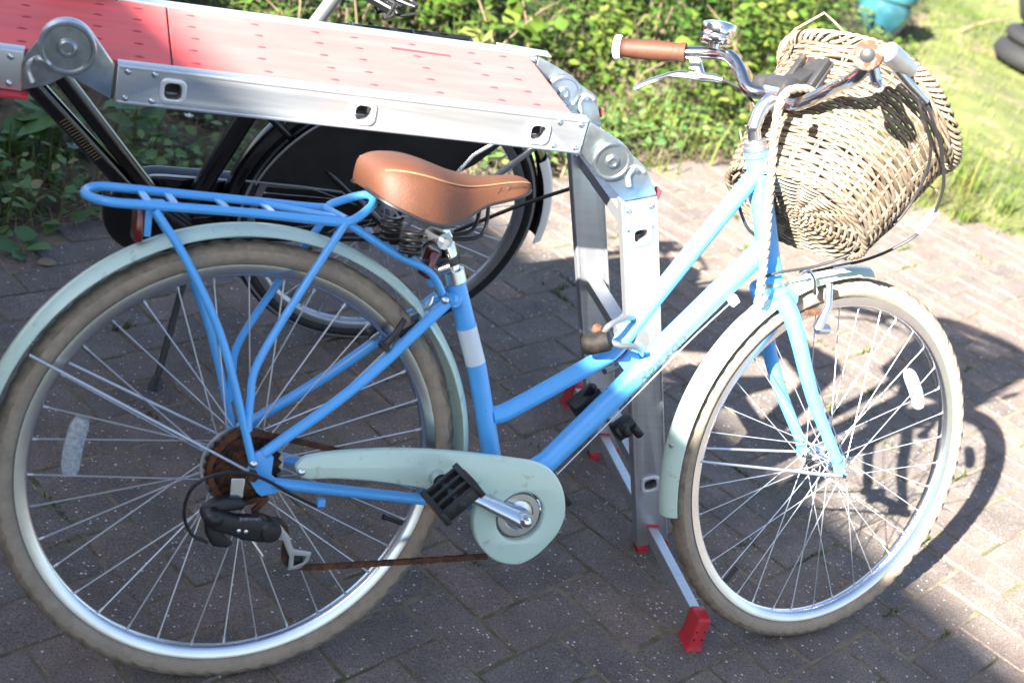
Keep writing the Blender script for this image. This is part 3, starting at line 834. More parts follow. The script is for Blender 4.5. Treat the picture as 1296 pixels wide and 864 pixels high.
for sg in (-1, 1):
    top = Y(SC, sg * .021); 
    pts = [Y((0.2975,-0.021,0.6246), sg * .021), Y((0.1566,-0.047,0.4931), sg * .047), Y((0.0232,-0.062,0.3927), sg * .062)]
    f.tube(spline(pts, 8), [.0092] * 8 + [.0084] * 9, 14)
    cs = [BB + V((-.01, sg * .030, -.006)), Y((0.3015,-0.036,0.3036), sg * .036), Y((0.0422,-0.062,0.3462), sg * .062)]
    f.tube(spline(cs, 8), [.0098] * 8 + [.0088] * 9, 14)
    f.tube([V((pts[0].x + .004, sg * .021, pts[0].z + .006)), V((pts[0].x + .02, sg * .010, pts[0].z + .002))], .010, 12)
f.tube([V((SC.x, -.024, SC.z)), V((SC.x, .024, SC.z))], .009, 14)
fr = f.build("frame", 'blue', bike, 45)
for sg in (-1, 1):
    dp = [(0.01,-0.062,0.3952), (0.0269,-0.062,0.4026), (0.0391,-0.062,0.3876), (0.0384,-0.062,0.3601), (0.0501,-0.062,0.3511), (0.0521,-0.062,0.3321), (0.0264,-0.062,0.3262), (0.0186,-0.062,0.3327), (0.0048,-0.062,0.353), (0.0019,-0.062,0.3705)]
    plate("dropout", [[(q[0], q[2]) for q in dp]], .006, .001, 'blue', bike, sg * .062)
s_ = MB(); ca_, cb_ = V((0.3093,0,0.6666)), V((0.3737,0,0.5109)); c0 = ca_.lerp(cb_, .533); c1 = ca_.lerp(cb_, .934); s_.tube([c0, c1], .0163, 20); s_.build("white_band", 'white_band', bike)
for q in (c0, c1):
    s_ = MB(); s_.tube([q - (c1 - c0).normalized() * .002, q + (c1 - c0).normalized() * .002], .01665, 20)
    s_.build("band_edge", 'blue', bike)
# lettering wrapped round the tubes
def wrap_text(name, text, size, a, b_, r, ang, m, stretch=1.):
    me = letters(text, size)
    a, b_ = Vector(a), Vector(b_); t = (b_ - a).normalized()
    nrm = Vector((0, -1, 0)); up = t.cross(nrm); up = up if up.z > 0 else -up
    for v in me.vertices:
        u, h = v.co.x * stretch, v.co.y
        th = ang + h / r
        v.co = a + t * u + (nrm * math.cos(th) + up * math.sin(th)) * (r + .0005)
    me.materials.clear(); me.materials.append(M[m]); me.name = name
    return link(name, me, bike)
wrap_text("lettering", "Ragison", .036, V((0.6608,0,0.5022)), dt_hi, .0195, -.14, 'decal', 1.0)
wrap_text("lettering", "Jamerson", .020, V((0.7283,0,0.7208)), V((0.8215,0,0.8559)), .0150, -.75, 'decal_gold', .9)

# fork, headset, stem, bars
f = MB()
cr_ = V((0.9203,0,0.6629))
for sg in (-1, 1):
    if sg < 0: pts = [(0.9053,-0.03,0.6672), (0.9272,-0.042,0.6375), (0.9516,-0.047,0.5913), (0.9777,-0.05,0.538), (1.0081,-0.05,0.4843), (1.0473,-0.05,0.4285), (1.0893,-0.05,0.3714)]
    else: pts = [(0.9053,-0.03,0.6672), (0.9272,-0.042,0.6375), (0.9516,-0.047,0.5913), (0.9777,-0.05,0.538), (1.0081,-0.05,0.4843), (1.0473,-0.05,0.4285), (1.0893,-0.05,0.3714)]
    P = []
    for i, q in enumerate(pts):
        q = V(q); y = -q.y * 1.0 * sg
        P.append(V((q.x - (.008 * i / 6 if sg > 0 else 0), q.y if sg < 0 else -q.y + .006, q.z)))
    n_ = len(spline(P, 4)); f.tube(spline(P, 4), [.0165 - .0068 * i / (n_ - 1) for i in range(n_)], 16)
    e_ = P[-1]; f.box(e_ + V((.006, 0, -.012)), (.02, .006, .035), Euler((0, -.35, 0)).to_matrix())
f.tube([V((cr_.x, -.038, cr_.z)), V((cr_.x + .0, .042, cr_.z))], .0185, 16)
f.tube([cr_, HB], .0175, 18)
fork = f.build("fork", 'blue', bike, 50)
s_ = MB()
for c_, r_ in ((HT + sd * .004, .0215), (HT + sd * .012, .019)): s_.tube([c_ - sd * .004, c_ + sd * .0042], r_, 20)
s_.build("headset", 'steel', bike)
s_ = MB(); s_.tube([HB - sd * .010, HB - sd * .002], .0215, 20); s_.build("headset", 'steel', bike)
st = V((0.8433,0,1.0025))
s_ = MB(); s_.tube(spline([HT, HT + sd * .03, (0.8085,0,0.9478), (0.8174,0,0.9775), st], 5), [.0112] * 8 + [.0125] * 13, 16)
s_.tube([st + V((0, -.024, 0)), st + V((0, .024, 0))], .0185, 18)
s_.cyl(st + V((.012, -.006, -.02)), st + V((-.012, -.006, -.028)), .005, .005, 8)
s_.build("stem", 'alloy', bike)
GR1 = V((0.7789,-0.29,1.0853)); gax = Vector((.66, .75, -.03)).normalized(); GR0 = GR1 + gax * .115
GL1 = V((0.6722,0.27,1.0343)); GL0 = V((0.7677,0.19,1.0435))
right = spline([st + V((0, 0, 0)), (0.8467,-0.04,0.9909), (0.8556,-0.07,1.002), (0.8669,-0.11,1.027), (0.8638,-0.165,1.05), GR0 + gax * .012, GR0 - gax * .06], 5)
left = spline([st, (0.8279,0.03,0.9986), (0.8147,0.05,1.0027), (0.8143,0.08,1.0273), (0.8098,0.11,1.0478), (0.802,0.15,1.0506), GL0, GL0.lerp(GL1, .5)], 5)
s_ = MB(); s_.tube(list(reversed(left)) + right[1:], .0112, 16)
s_.build("handlebar", 'bar_chrome', bike)
def grip(name, a, b_, gm, em):
    # a inner end, b_ outer end
    d = (b_ - a).normalized(); L = (b_ - a).length; s_ = MB()
    prof = [(.0, 0), (.0165, 0), (.0175, .004), (.0165, .010)] + [(.0155 + .0022 * math.sin(PI * i / 12) , .012 + (L - .026) * i / 12) for i in range(13)] + [(.0175, L - .012), (.0205, L - .008), (.021, L - .003), (.0185, L), (.0, L)]
    s_.lathe(prof, a, d, 26); o = s_.build(name, gm, bike, 50)
    e_ = MB(); e_.lathe([(.0205, L - .010), (.0220, L - .006), (.0215, L + .001), (.017, L + .004), (.011, L + .0045)], a, d, 26); e_.build("grip_end_ring", em, o, 40, fix=False)
    e_ = MB(); e_.lathe([(.0115, L), (.011, L + .005), (.006, L + .008), (0, L + .0085)], a, d, 22); e_.build("end_plug", 'grey_pl', o)
    return o
g1 = grip("grip", GL0, GL1, 'leather', 'white_tag'); g2 = grip("grip", GR0, GR1, 'grip_dark', 'grip_rust')
# brake levers
def lever(clamp, adir, path, barrel):
    s_ = MB(); s_.tube([clamp - adir * .009, clamp + adir * .009], .0165, 18)
    o_ = MB()
    body = [clamp, path[0]]
    s_.tube(spline([clamp, path[0] * .5 + clamp * .5, path[0]], 4), .0095, 12)
    s_.tube(spline(path, 5), [.0085 - .0028 * min(1, i / 8) for i in range(5 * (len(path) - 1) + 1)], 12, sx=.75)
    s_.tube(barrel, [.0085, .0075, .006][:len(barrel)], 12)
    return s_.build("brake_lever", 'alloy', bike, 50)
lever(V((0.7885,0.185,1.0313)), (GL1 - GL0).normalized(), [V((0.7927,0.17,1.0072)), V((0.7605,0.2,1.0044)), V((0.7398,0.235,0.9885)), V((0.7179,0.262,0.9676))], [V((0.7947,0.165,1.0066)), V((0.8048,0.145,1.0085)), V((0.8152,0.13,1.0072))])
cR = GR0 + gax * .0 ; drop = V((.02, 0, -.035))
lever(GR0, gax, [GR0 + drop, GR0 + drop - gax * .04 + V((.012, 0, -.006)), GR0 + drop * 1.1 - gax * .075 + V((.01, 0, -.006))], [V((0.9101,-0.2,1.0711)), V((0.9386,-0.2,1.0526)), V((0.98,-0.2,1.0289))])
s_ = MB(); s_.tube([(0.8787,-0.21,1.0946), (0.9073,-0.205,1.0833), (0.9394,-0.2,1.0721)], [.017, .0165, .011], 16); s_.build("shifter", 'steel', bike)
# bell
bc = V((0.7999,0.15,1.0605))
s_ = MB(); s_.lathe([(0, -.008), (.012, -.008), (.013, 0), (.026, .002), (.0285, .005), (.0285, .012), (.0265, .0135), (.0265, .0155), (.0295, .017), (.031, .021), (.031, .032), (.0295, .036), (.024, .0385), (.012, .040), (0, .0403)], bc + V((0, 0, .004)), (.08, .1, 1), 36)
s_.cyl(bc + V((-.024, -.01, .018)), bc + V((-.042, -.016, .018)), .006, .006, 10)
s_.build("bell", 'chrome', bike, 40)
# bracket for the basket
s_ = MB(); ba = V((0.8489,0,1.0123))
pl_c = V((0.8934,0,1.0408)) + V((.006, .0, 0))
Rb = Euler((0, .679, .335), 'XYZ').to_matrix()
bx = Matrix.Rotation(.335, 3, 'Z') @ Matrix.Rotation(.679, 3, 'Y')
s_.box(pl_c, (.012, .066, .060), bx)
s_.box(pl_c + bx @ V((-.010, .024, -.004)), (.016, .012, .06), bx); s_.box(pl_c + bx @ V((-.010, -.024, -.004)), (.016, .012, .06), bx)
s_.box(pl_c * .5 + ba * .5, (.055, .046, .022), Euler((0, -.55, .2)).to_matrix())
s_.tube([V((ba.x, -.03, ba.z)), V((ba.x, .03, ba.z))], .0205, 16)
s_.tube([V((ba.x, .03, ba.z)), V((ba.x - .01, .062, ba.z))], [.0205, .015], 14)
bk_ = s_.build("basket_bracket", 'grey_pl', bike, 40, bevel=.0025)
for y in (-.022, .022):
    s_ = MB(); c_ = pl_c + bx @ V((-.006, y, .022)); s_.lathe([(0, 0), (.0062, 0), (.006, .002), (.003, .0035), (0, .0035)], c_, bx @ V((-1, 0, 0)), 12); s_.build("bolt", 'rust', bk_)

# mudguards
def mudguard(name, c_, R_, a0, a1, w, n, loc=(0, 0, 0), rot=(0, 0, 0)):
    prof = []
    for i in range(9):
        t = -1 + 2 * i / 8; prof.append((.010 * math.cos(t * PI / 2) ** .8 - .004 * abs(t) ** 4, w * t))
    inner = [(dr - .0016, y * .965) for dr, y in reversed(prof)]
    s_ = MB(); s_.arc((0, 0, 0), R_, a0, a1, prof + inner, n)
    return s_.build(name, 'mint', bike, 50, loc=c_, rot=rot)
mudguard("rear_mudguard", RC, .366, math.radians(-2), math.radians(186), .026, 110)
mudguard("front_mudguard", FC, .362, math.radians(88), math.radians(193), .026, 70, rot=(-.04, 0, .095))
# mudguard stays
for sg in (-1, 1):
    s_ = MB(); s_.tube([Y((0.0124,-0.066,0.362), sg * .066), Y((-0.3068,-0.03,0.5258), sg * .030)], .0024, 8)
    s_.build("mudguard_stay", 'spoke', bike)
s_ = MB(); s_.tube([(1.0993,-0.06,0.3444), (0.7783,-0.03,0.3656)], .0024, 8); s_.build("mudguard_stay", 'spoke', bike)
s_ = MB(); s_.tube([Y((1.0993,-0.06,0.3444), .064), Y((0.7783,-0.03,0.3656), .034)], .0024, 8)
s_.build("mudguard_stay", 'spoke', bike)
s_ = MB(); s_.lathe([(0, 0), (.005, 0), (.0045, .003), (0, .004)], (0.7431,-0.031,0.3938), (-.6, -.8, 0), 12); s_.build("mudguard_bolt", 'steel', bike)

# rack
s_ = MB(); q = .040
near = [Y((-0.221,-0.04,0.7472), -q), Y((-0.1616,-0.04,0.7463), -q), Y((-0.0198,-0.04,0.7457), -q), Y((0.0986,-0.04,0.7415), -q), Y((0.1243,-0.04,0.7457), -q), Y((0.1495,-0.03,0.7619), -.03), V((0.1665,0,0.7704))]
far = [Y((0.1669,0.03,0.7731), .03), Y((0.1494,0.04,0.7674), q), Y((0.115,0.04,0.7539), q), Y((0.1011,0.04,0.7468), q), Y((0.0002,0.04,0.7487), q), Y((-0.1686,0.04,0.7527), q), Y((-0.2256,0.04,0.7526), q), V((-0.2449,0,0.7486))]
loop_ = spline(near + far, 6, closed=True)
s_.tube(loop_, .0065, 12, closed=True)
s_.tube([Y((0.0074,0.03,0.7476), .03), Y((0.0959,0.01,0.7416), .01), Y((0.1136,-0.02,0.7443), -.02)], .0050, 10)
s_.tube([Y((0.1031,0.03,0.7477), .03), Y((0.1172,-0.04,0.7452), -.036)], .0062, 10)
rack = s_.build("rear_rack", 'blue', bike, 50)
for (x0, x1) in ((180, 186), (213, 220), (272, 286), (333, 343)):
    a = V((V((-0.1632,0.04,0.7532)).x, 0, 0))
    fx = lambda X: -.244 + (X - 108) / (472 - 108) * .41
    zt = lambda x: .742
    s_ = MB(); xm = {180: ((-0.1664,0.04,0.7529), (-0.1636,-0.04,0.7461)), 213: ((-0.1301,0.04,0.7524), (-0.1275,-0.04,0.7466)), 272: ((-0.0601,0.04,0.7499), (-0.0545,-0.04,0.7465)), 333: ((0.0062,0.04,0.7479), (0.0108,-0.04,0.7456))}[x0]
    s_.bar(Y(xm[0], q), Y(xm[1], -q), .011, .004, up=(1, 0, 0)); s_.build("rack_rung", 'blue', rack, 0, bevel=.001)
for sg in (-1, 1):
    o = lambda p, d=0: Y(p, sg * abs(p[1]))
    s_ = MB()
    s_.tube(spline([o((-0.1572,-0.042,0.7404)), o((-0.1065,-0.05,0.6686)), o((-0.0499,-0.06,0.5576)), o((0.0073,-0.07,0.381))], 7), .0062, 12)
    s_.build("rack_leg", 'blue', rack, 50); s_ = MB()
    s_.tube(spline([o((0.1136,-0.042,0.7406)), o((0.0555,-0.051,0.637)), o((0.0017,-0.06,0.5307)), o((-0.0044,-0.064,0.4778)), o((-0.0041,-0.068,0.4306))], 7), .0060, 12)
    s_.build("rack_leg", 'blue', rack, 50); s_ = MB()
    s_.tube(spline([o((0.1184,-0.038,0.7401)), o((0.1969,-0.034,0.6991)), o((0.2504,-0.03,0.6781)), o((0.2708,-0.026,0.6622)), o((0.2872,-0.022,0.6395))], 4), .0058, 12)
    s_.build("rack_strut", 'blue', rack, 50)
for p_, ax_ in (((0.0058,-0.076,0.3821), (0, -1, 0)), ((0.2894,-0.03,0.6304), (0, -1, 0)), ((0.0732,-0.097,0.3773), (0, -1, 0))):
    s_ = MB(); s_.lathe([(0, 0), (.0062, 0), (.006, .0025), (.003, .0042), (0, .0044)], p_, ax_, 14); s_.build("bolt", 'alloy', bike)
# reflector hung below the rack
rr = V((-0.1725,0,0.7152)); s_ = MB(); s_.box(rr, (.012, .04, .052)); s_.build("rear_reflector", 'red_refl', rack, 30, bevel=.003)
s_ = MB(); s_.box(rr + V((.012, -.012, .006)), (.010, .008, .048)); s_.box(rr + V((.02, 0, .03)), (.03, .02, .004)); s_.build("reflector_bracket", 'blue', rack, 30, bevel=.001)

# chain guard, crank, pedals
cg = [(0.0663,-0.09,0.3809), (0.069,-0.09,0.3883), (0.0821,-0.09,0.3994), (0.1236,-0.09,0.4061), (0.1675,-0.09,0.4091), (0.2161,-0.09,0.4108), (0.2688,-0.09,0.4088), (0.3136,-0.09,0.4061), (0.365,-0.09,0.4006), (0.4129,-0.09,0.3944), (0.4664,-0.09,0.3854), (0.4951,-0.09,0.3661), (0.5141,-0.09,0.3385), (0.5233,-0.09,0.3065), (0.5224,-0.09,0.2829), (0.5134,-0.09,0.2594), (0.4907,-0.09,0.2321), (0.4676,-0.09,0.2162), (0.4471,-0.09,0.2115), (0.4151,-0.09,0.2184), (0.3886,-0.09,0.2374), (0.3697,-0.09,0.2626), (0.3609,-0.09,0.2941), (0.3613,-0.09,0.3183), (0.3462,-0.09,0.3293), (0.3116,-0.09,0.3379), (0.263,-0.09,0.3479), (0.1912,-0.09,0.3593), (0.1285,-0.09,0.3645), (0.086,-0.09,0.3644), (0.0723,-0.09,0.3696)]
CH = V((0.4433,-0.09,0.296))
cgs = [(q_.x, q_.z) for q_ in spline(cg, 4, closed=True)]
gd = plate("chain_guard", [cgs, circle2(CH.x, CH.z, .0415)], .016, .004, 'mint', bike, -.088, 50)
s_ = MB(); s_.lathe([(0, .006), (.012, .006), (.016, .004), (.024, .0035), (.026, .0055), (.036, .0055), (.038, .003), (.039, 0), (.039, -.004), (0, -.004)], V((CH.x, -.083, CH.z)), (0, -1, 0), 40)
s_.build("chainring", 'alloy', bike, 30)
PA_ = V((0.2889,-0.108,0.3665)); BA = V((CH.x, -.104, CH.z))
def crank(a, b_, dy):
    s_ = MB(); s_.tube([a + V((0, dy * .2, 0)), a.lerp(b_, .12), a.lerp(b_, .5) + V((0, dy * .3, 0)), a.lerp(b_, .9), b_], [.017, .0155, .0115, .0115, .0125], 16, sx=.62)
    for p_ in (a, b_): s_.tube([p_ + V((0, -.009, 0)), p_ + V((0, .009, 0))], .0165 if p_ is a else .013, 20)
    o = s_.build("crank_arm", 'alloy', bike, 50)
    return o
ca = crank(BA, PA_, -.01)
s_ = MB(); s_.lathe([(0, .016), (.006, .015), (.010, .010), (.011, .004), (.011, 0)], BA + V((0, -.006, 0)), (0, -1, 0), 18); s_.build("crank_bolt", 'chrome', ca)
BF = V((BB.x, .070, BB.z)); PF = BF - (PA_ - BA) * 1.05; PF.y = .085
crank(BF, PF, .01)
def pedal(c_, sg, ang):
    R_ = Euler((0, ang, 0)).to_matrix(); t = MB(); W_ = .088; L_ = .064; H_ = .024
    for e in (-1, 1): t.box(c_ + R_ @ V((e * L_ / 2, 0, 0)), (.010, W_, H_), R_)
    for k in range(4): t.box(c_ + V((0, -W_ / 2 + .006 + k * (W_ - .012) / 3, 0)), (L_ - .008, .009, H_ * .8), R_)
    t.cyl(c_ + V((0, sg * W_ * .5, 0)), c_ + V((0, -sg * W_ * .66, 0)), .008, .007, 12)
    o = t.build("pedal", 'black', bike, 30, bevel=.0012)
    for e in (-1, 1):
        s_ = MB(); s_.box(c_ + R_ @ V((e * (L_ / 2 + .005), 0, 0)), (.003, .045, .012), R_); s_.build("pedal_reflector", 'orange', o, 0)
    return o
PC = PA_ + V((0, -.056, 0)); pedal(PC, -1, -.75)
pedal(PF + V((0, .056, 0)), 1, -.75)

# rear gears: cassette, spoke guard, derailleur, chain
cc = DO + V((-.006, 0, 0))
s_ = MB()
for k, r_ in enumerate((.0565, .050, .044, .038, .033, .029, .0245)):
    y = -.034 - .0042 * k; n_ = int(r_ * 2 * PI / .0127)
    vs = []
    for i in range(n_ * 2):
        a = PI * i / n_; rr_ = r_ + (.003 if i % 2 else -.0025)
        vs.append((cc.x + rr_ * math.cos(a), y, cc.z + rr_ * math.sin(a)))
    m_ = len(vs); vs += [(x, y2 - .0018, z) for x, y2, z in vs]
    s_.add(vs, [tuple(range(m_)), tuple(range(2 * m_ - 1, m_ - 1, -1))] + [(i, (i + 1) % m_, m_ + (i + 1) % m_, m_ + i) for i in range(m_)])
s_.build("cassette", 'rust_cog', bike, 20)
s_ = MB(); s_.lathe([(.03, -.0295), (.0625, -.0295), (.0632, -.0285), (.0625, -.0275), (.03, -.0275)], (cc.x, 0, cc.z), (0, 1, 0), 48); s_.build("spoke_guard", 'steel', bike, 30)
for sg in (-1, 1):
    s_ = MB(); s_.tube([V((DO.x, sg * .064, DO.z)), V((DO.x, sg * .078, DO.z))], .0085, 6); s_.build("axle_nut", 'rust', bike, 20)
    q_ = FC + V((.095 * .055 * -sg, sg * .053, -.004)); s_ = MB(); s_.tube([q_, q_ + V((-.0012 * sg, sg * .013, 0))], .0088, 6); s_.tube([q_ + V((0, sg * .003, 0)), q_ + V((0, sg * .004, 0))], .012, 14); s_.build("axle_nut", 'chrome', bike, 20)
s_ = MB()
s_.box(V((-0.0128,-0.072,0.3436)), (.020, .004, .03)); s_.build("hanger_plate", 'alloy', bike, 20, bevel=.001)
def poly_b(*pts): return [(p[0], p[2]) for p in pts]
der = plate("derailleur", [poly_b((-0.0567,-0.09,0.3062), (-0.0509,-0.09,0.3171), (-0.0359,-0.09,0.3156), (-0.0133,-0.09,0.3088), (0.0219,-0.09,0.3067), (0.0357,-0.09,0.2988), (0.0418,-0.09,0.286), (0.0396,-0.09,0.2721), (0.026,-0.09,0.2662), (-0.0039,-0.09,0.271), (-0.0246,-0.09,0.2804), (-0.0482,-0.09,0.2874))], .022, .006, 'black', bike, -.090, 50)
plate("knuckle", [poly_b((-0.0589,-0.08,0.3007), (-0.0604,-0.08,0.3168), (-0.0498,-0.08,0.3265), (-0.032,-0.08,0.3323), (-0.0088,-0.08,0.3319), (0.0014,-0.08,0.3229), (-0.0046,-0.08,0.3131), (-0.0277,-0.08,0.3111), (-0.0383,-0.08,0.3014), (-0.0316,-0.08,0.2787), (-0.0136,-0.08,0.2605), (-0.02,-0.08,0.2531), (-0.0435,-0.08,0.2565), (-0.0543,-0.08,0.2744))], .020, .005, 'black', der, -.076, 50)
s_ = MB(); s_.lathe([(0, .030), (.008, .029), (.0135, .024), (.0145, .014), (.0145, -.012)], V((V((-0.049,-0.085,0.3063)).x, -.078, V((-0.049,-0.085,0.3063)).z)), (0, -1, 0), 24); s_.build("pivot", 'black', der, 40); s_ = MB(); s_.lathe([(0, .020), (.012, .019), (.017, .014), (.018, 0), (.016, -.01)], V((V((0.0365,-0.088,0.284)).x, -.086, V((0.0365,-0.088,0.284)).z)), (0, -1, 0), 24)
s_.build("pivot", 'black', der, 40)
me = letters("SHIMANO", .0072, 0); o0 = V((-0.0122,-0.102,0.3065))
for v in me.vertices: v.co = Vector((o0.x + v.co.x, -.1016, o0.z + v.co.y - v.co.x * .03))
me.materials.clear(); me.materials.append(M['clear_refl']); link("lettering", me, der)
s_ = MB(); pa = V((0.0459,-0.088,0.285)); pb = V((0.0804,-0.088,0.2325))
cage = [(0.0363,-0.092,0.2996), (0.0485,-0.092,0.2968), (0.0678,-0.092,0.2733), (0.0748,-0.092,0.2526), (0.1047,-0.092,0.2463), (0.1015,-0.092,0.2309), (0.0893,-0.092,0.2197), (0.0712,-0.092,0.2179), (0.0713,-0.092,0.2398), (0.0589,-0.092,0.2659), (0.0405,-0.092,0.2818)]
hole = [(0.0783,-0.092,0.2421), (0.0981,-0.092,0.2401), (0.0943,-0.092,0.2299), (0.0791,-0.092,0.224)]
plate("cage", [[(p[0], p[2]) for p in cage], [(p[0], p[2]) for p in hole]], .003, .0006, 'steel', der, -.092, 30)
s_ = MB()
for c_ in (pa, pb): s_.lathe([(0, -.003), (.014, -.003), (.0165, 0), (.014, .003), (0, .003)], V((c_.x, -.083, c_.z)), (0, 1, 0), 16)
s_.build("jockey_wheel", 'black', der, 30)
s_ = MB()
for p_ in ((-0.0119,-0.103,0.2895), (-0.0014,-0.103,0.288), (-0.0523,-0.1,0.3116)): s_.lathe([(0, 0), (.0034, 0), (.003, .002), (0, .0025)], p_, (0, -1, 0), 10)
s_.cyl((0.0116,-0.09,0.2679), (0.0314,-0.088,0.2409), .0022, .0022, 8)
s_.build("adjuster_screw", 'alloy', der)
def chain_run(pts, name="chain"):
    P = spline(pts, 12); L = [0]
    for a, b_ in zip(P, P[1:]): L.append(L[-1] + (b_ - a).length)
    s_ = MB(); n_ = int(L[-1] / .0127); pos = []
    for i in range(n_ + 1):
        t = i * .0127; k = max(0, min(len(L) - 2, next((q_ for q_ in range(len(L) - 1) if L[q_ + 1] >= t), len(L) - 2)))
        u = (t - L[k]) / max(1e-6, L[k + 1] - L[k]); pos.append(P[k].lerp(P[k + 1], u))
    for i in range(n_):
        a, b_ = pos[i], pos[i + 1]; w_ = .0032 if i % 2 else .0022
        for sg in (-1, 1): s_.bar(a + V((0, sg * w_, 0)) - (b_ - a) * .22, b_ + V((0, sg * w_, 0)) + (b_ - a) * .22, .0012, .0082)
        s_.tube([a + V((0, -.0034, 0)), a + V((0, .0034, 0))], .0036, 8)
    return s_
c1_ = chain_run([Y((0.4087,-0.06,0.2131), -.062), Y((0.25,-0.07,0.2131), -.07), Y((0.1188,-0.08,0.2153), -.08), V((pb.x, -.083, pb.z - .013))])
c2_ = chain_run([V((pb.x - .014, -.083, pb.z)), V((pa.x + .016, -.083, pa.z)), V((pa.x - .012, -.078, pa.z + .012)), Y((0.0199,-0.05,0.2985), -.055), V((cc.x + .035, -.05, cc.z - .045)), V((cc.x - .02, -.046, cc.z - .052)), V((cc.x - .052, -.043, cc.z)), V((cc.x - .02, -.042, cc.z + .053)), V((cc.x + .02, -.045, cc.z + .055)), Y((0.0809,-0.05,0.4068), -.05), Y((0.1348,-0.055,0.3959), -.055), Y((0.2587,-0.06,0.37), -.06), V((BB.x, -.062, BB.z + .078))])
for q_ in (c2_,): c1_.add(q_.v, q_.f)
c1_.build("chain", 'rust', bike, 30, fix=False)

# saddle, seat post
SX = V((0.1365,0,0.8142)).x + .006
def saddle():
    #   s     half-width   top z    skirt z
    sec = [(.000, .030, .795, .772), (.006, .058, .812, .768), (.022, .080, .822, .760), (.05, .092, .826, .750), (.08, .093, .824, .740), (.11, .083, .817, .735), (.14, .064, .809, .737), (.17, .045, .803, .748), (.20, .033, .802, .762), (.23, .0275, .806, .770), (.255, .0245, .808, .777), (.272, .019, .805, .783), (.281, .010, .799, .788)]
    zo = V((0.2155,0,0.8436)).z - .8245
    S = [(SX + a * .972, w, t + zo, k + zo) for a, w, t, k in sec]
    rows_ = []
    for (x, w, zt, zk) in S:
        row = []
        for i in range(17):
            t = -1 + i / 8.0
            a = abs(t)
            if a <= .62:
                u = a / .62; y = w * .82 * u; z = zt - (zt - zk) * .20 * u ** 2.6 - .002 * (1 - u) * (1 if w > .05 else 0)
            else:
                u = (a - .62) / .38; y = w * (.82 + .18 * math.sin(u * PI / 2)) + w * .02 * u; z = zt - (zt - zk) * (.20 + .80 * u ** 1.25)
            row.append(Vector((x, y * (1 if t > 0 else -1), z)))
        rows_.append(row)
    # smooth along the length
    cols = [[r[i] for r in rows_] for i in range(17)]
    cols = [spline(c_, 3) for c_ in cols]
    R_ = [[c_[j] for c_ in cols] for j in range(len(cols[0]))]
    s_ = MB(); s_.grid(R_)
    n_ = 17
    s_.f.append(tuple(range(n_))); s_.m.append(0)
    s_.f.append(tuple((len(R_) - 1) * n_ + k for k in range(n_ - 1, -1, -1))); s_.m.append(0)
    inn = [[p + V((0, -p.y * .06, .006)) for p in (r[0], r[-1])] for r in R_]
    s_.add([p for r in inn for p in r], [(2 * i, 2 * i + 1, 2 * i + 3, 2 * i + 2) for i in range(len(inn) - 1)])
    o = s_.build("saddle", 'leather', bike, 70)
    for sg, idx in ((-1, 3), (1, 13)):
        for dz in (0, .004):
            t = MB(); path = [R_[j][idx].lerp(R_[j][idx - (1 if sg < 0 else -1)], .15 + dz * 40) + V((0, sg * .0006, .0010)) for j in range(5, len(R_) - 2)]
            if dz == 0: t.tube(path, .0011, 6); t.build("seam_stitching", 'stitch', o)
    b_ = MB(); rim_ = [R_[j][0] + V((0, .002, .001)) for j in range(len(R_))] ; b_.tube(rim_, .0032, 8)
    rim2 = [R_[j][-1] + V((0, -.002, .001)) for j in range(len(R_))]; b_.tube(rim2, .0032, 8); b_.build("base_rim", 'black', o)
    return o, R_
sad, SR = saddle()
# faint maker's script on the nose flank
me = letters("J. Bulka", .017); me.materials.clear(); me.materials.append(M['ink']); 
o0 = V((0.3524,-0.03,0.7966)); ax_ = (V((0.3981,-0.024,0.8102)) - o0).normalized()
rowp = SR
nrm_ = Vector((0, -1, .35)).normalized(); upv = ax_.cross(nrm_); upv = upv if upv.z > 0 else -upv
for v in me.vertices:
    x_ = o0.x + v.co.x
    # sit the print on the flank: interpolate the flank surface between the skirt edge and the shoulder
    j = min(range(len(SR)), key=lambda q_: abs(SR[q_][0].x - x_)); lo, hi = SR[j][1], SR[j][3]
    t_ = .50 + v.co.y / .030
    p_ = SR[j][1].lerp(SR[j][2], min(1, t_ * 2)) if t_ < .5 else SR[j][2].lerp(SR[j][3], (t_ - .5) * 2)
    v.co = Vector((x_, p_.y - .0011, p_.z + .0004))
link("saddle_script", me, sad)
s_ = MB()
cl = V((0.2892,0,0.7193)); pt = V((0.3093,0,0.6666)); sdir = (cl - pt).normalized()
s_.tube([pt - sdir * .01, pt + sdir * .03, cl, cl + sdir * .012], [.0128, .0128, .0128, .010], 18)
s_.build("seat_post", 'chrome', bike)
s_ = MB(); s_.tube([V((cl.x - .012, -.028, cl.z + .002)), V((cl.x - .012, .028, cl.z + .002))], .0125, 14); s_.tube([V((cl.x - .012, -.034, cl.z + .002)), V((cl.x - .012, .034, cl.z + .002))], .0055, 8)
s_.build("saddle_clamp", 'steel', bike)
s_ = MB(); s_.tube([pt - sdir * .014, pt + sdir * .006], .0185, 20); s_.tube([V((0.2777,-0.02,0.6748)), V((0.2924,-0.026,0.6832))], .009, 10); s_.build("seat_collar", 'alloy', bike, 40)
s_ = MB(); bb_ = pt + sdir * .022; s_.tube([bb_ - sdir * .006, bb_ + sdir * .006], .0160, 18); s_.box(bb_ + V((.022, -.004, .004)), (.022, .014, .012)); s_.box(bb_ + V((-.022, -.008, .0)), (.02, .02, .012)); s_.build("reflector_strap", 'black', bike, 40)
s_ = MB(); rp = V((0.2621,-0.01,0.6827)); s_.box(rp, (.012, .034, .044), Euler((0, .22, 0)).to_matrix()); s_.build("seat_post_reflector", 'red_refl', bike, 30, bevel=.003)
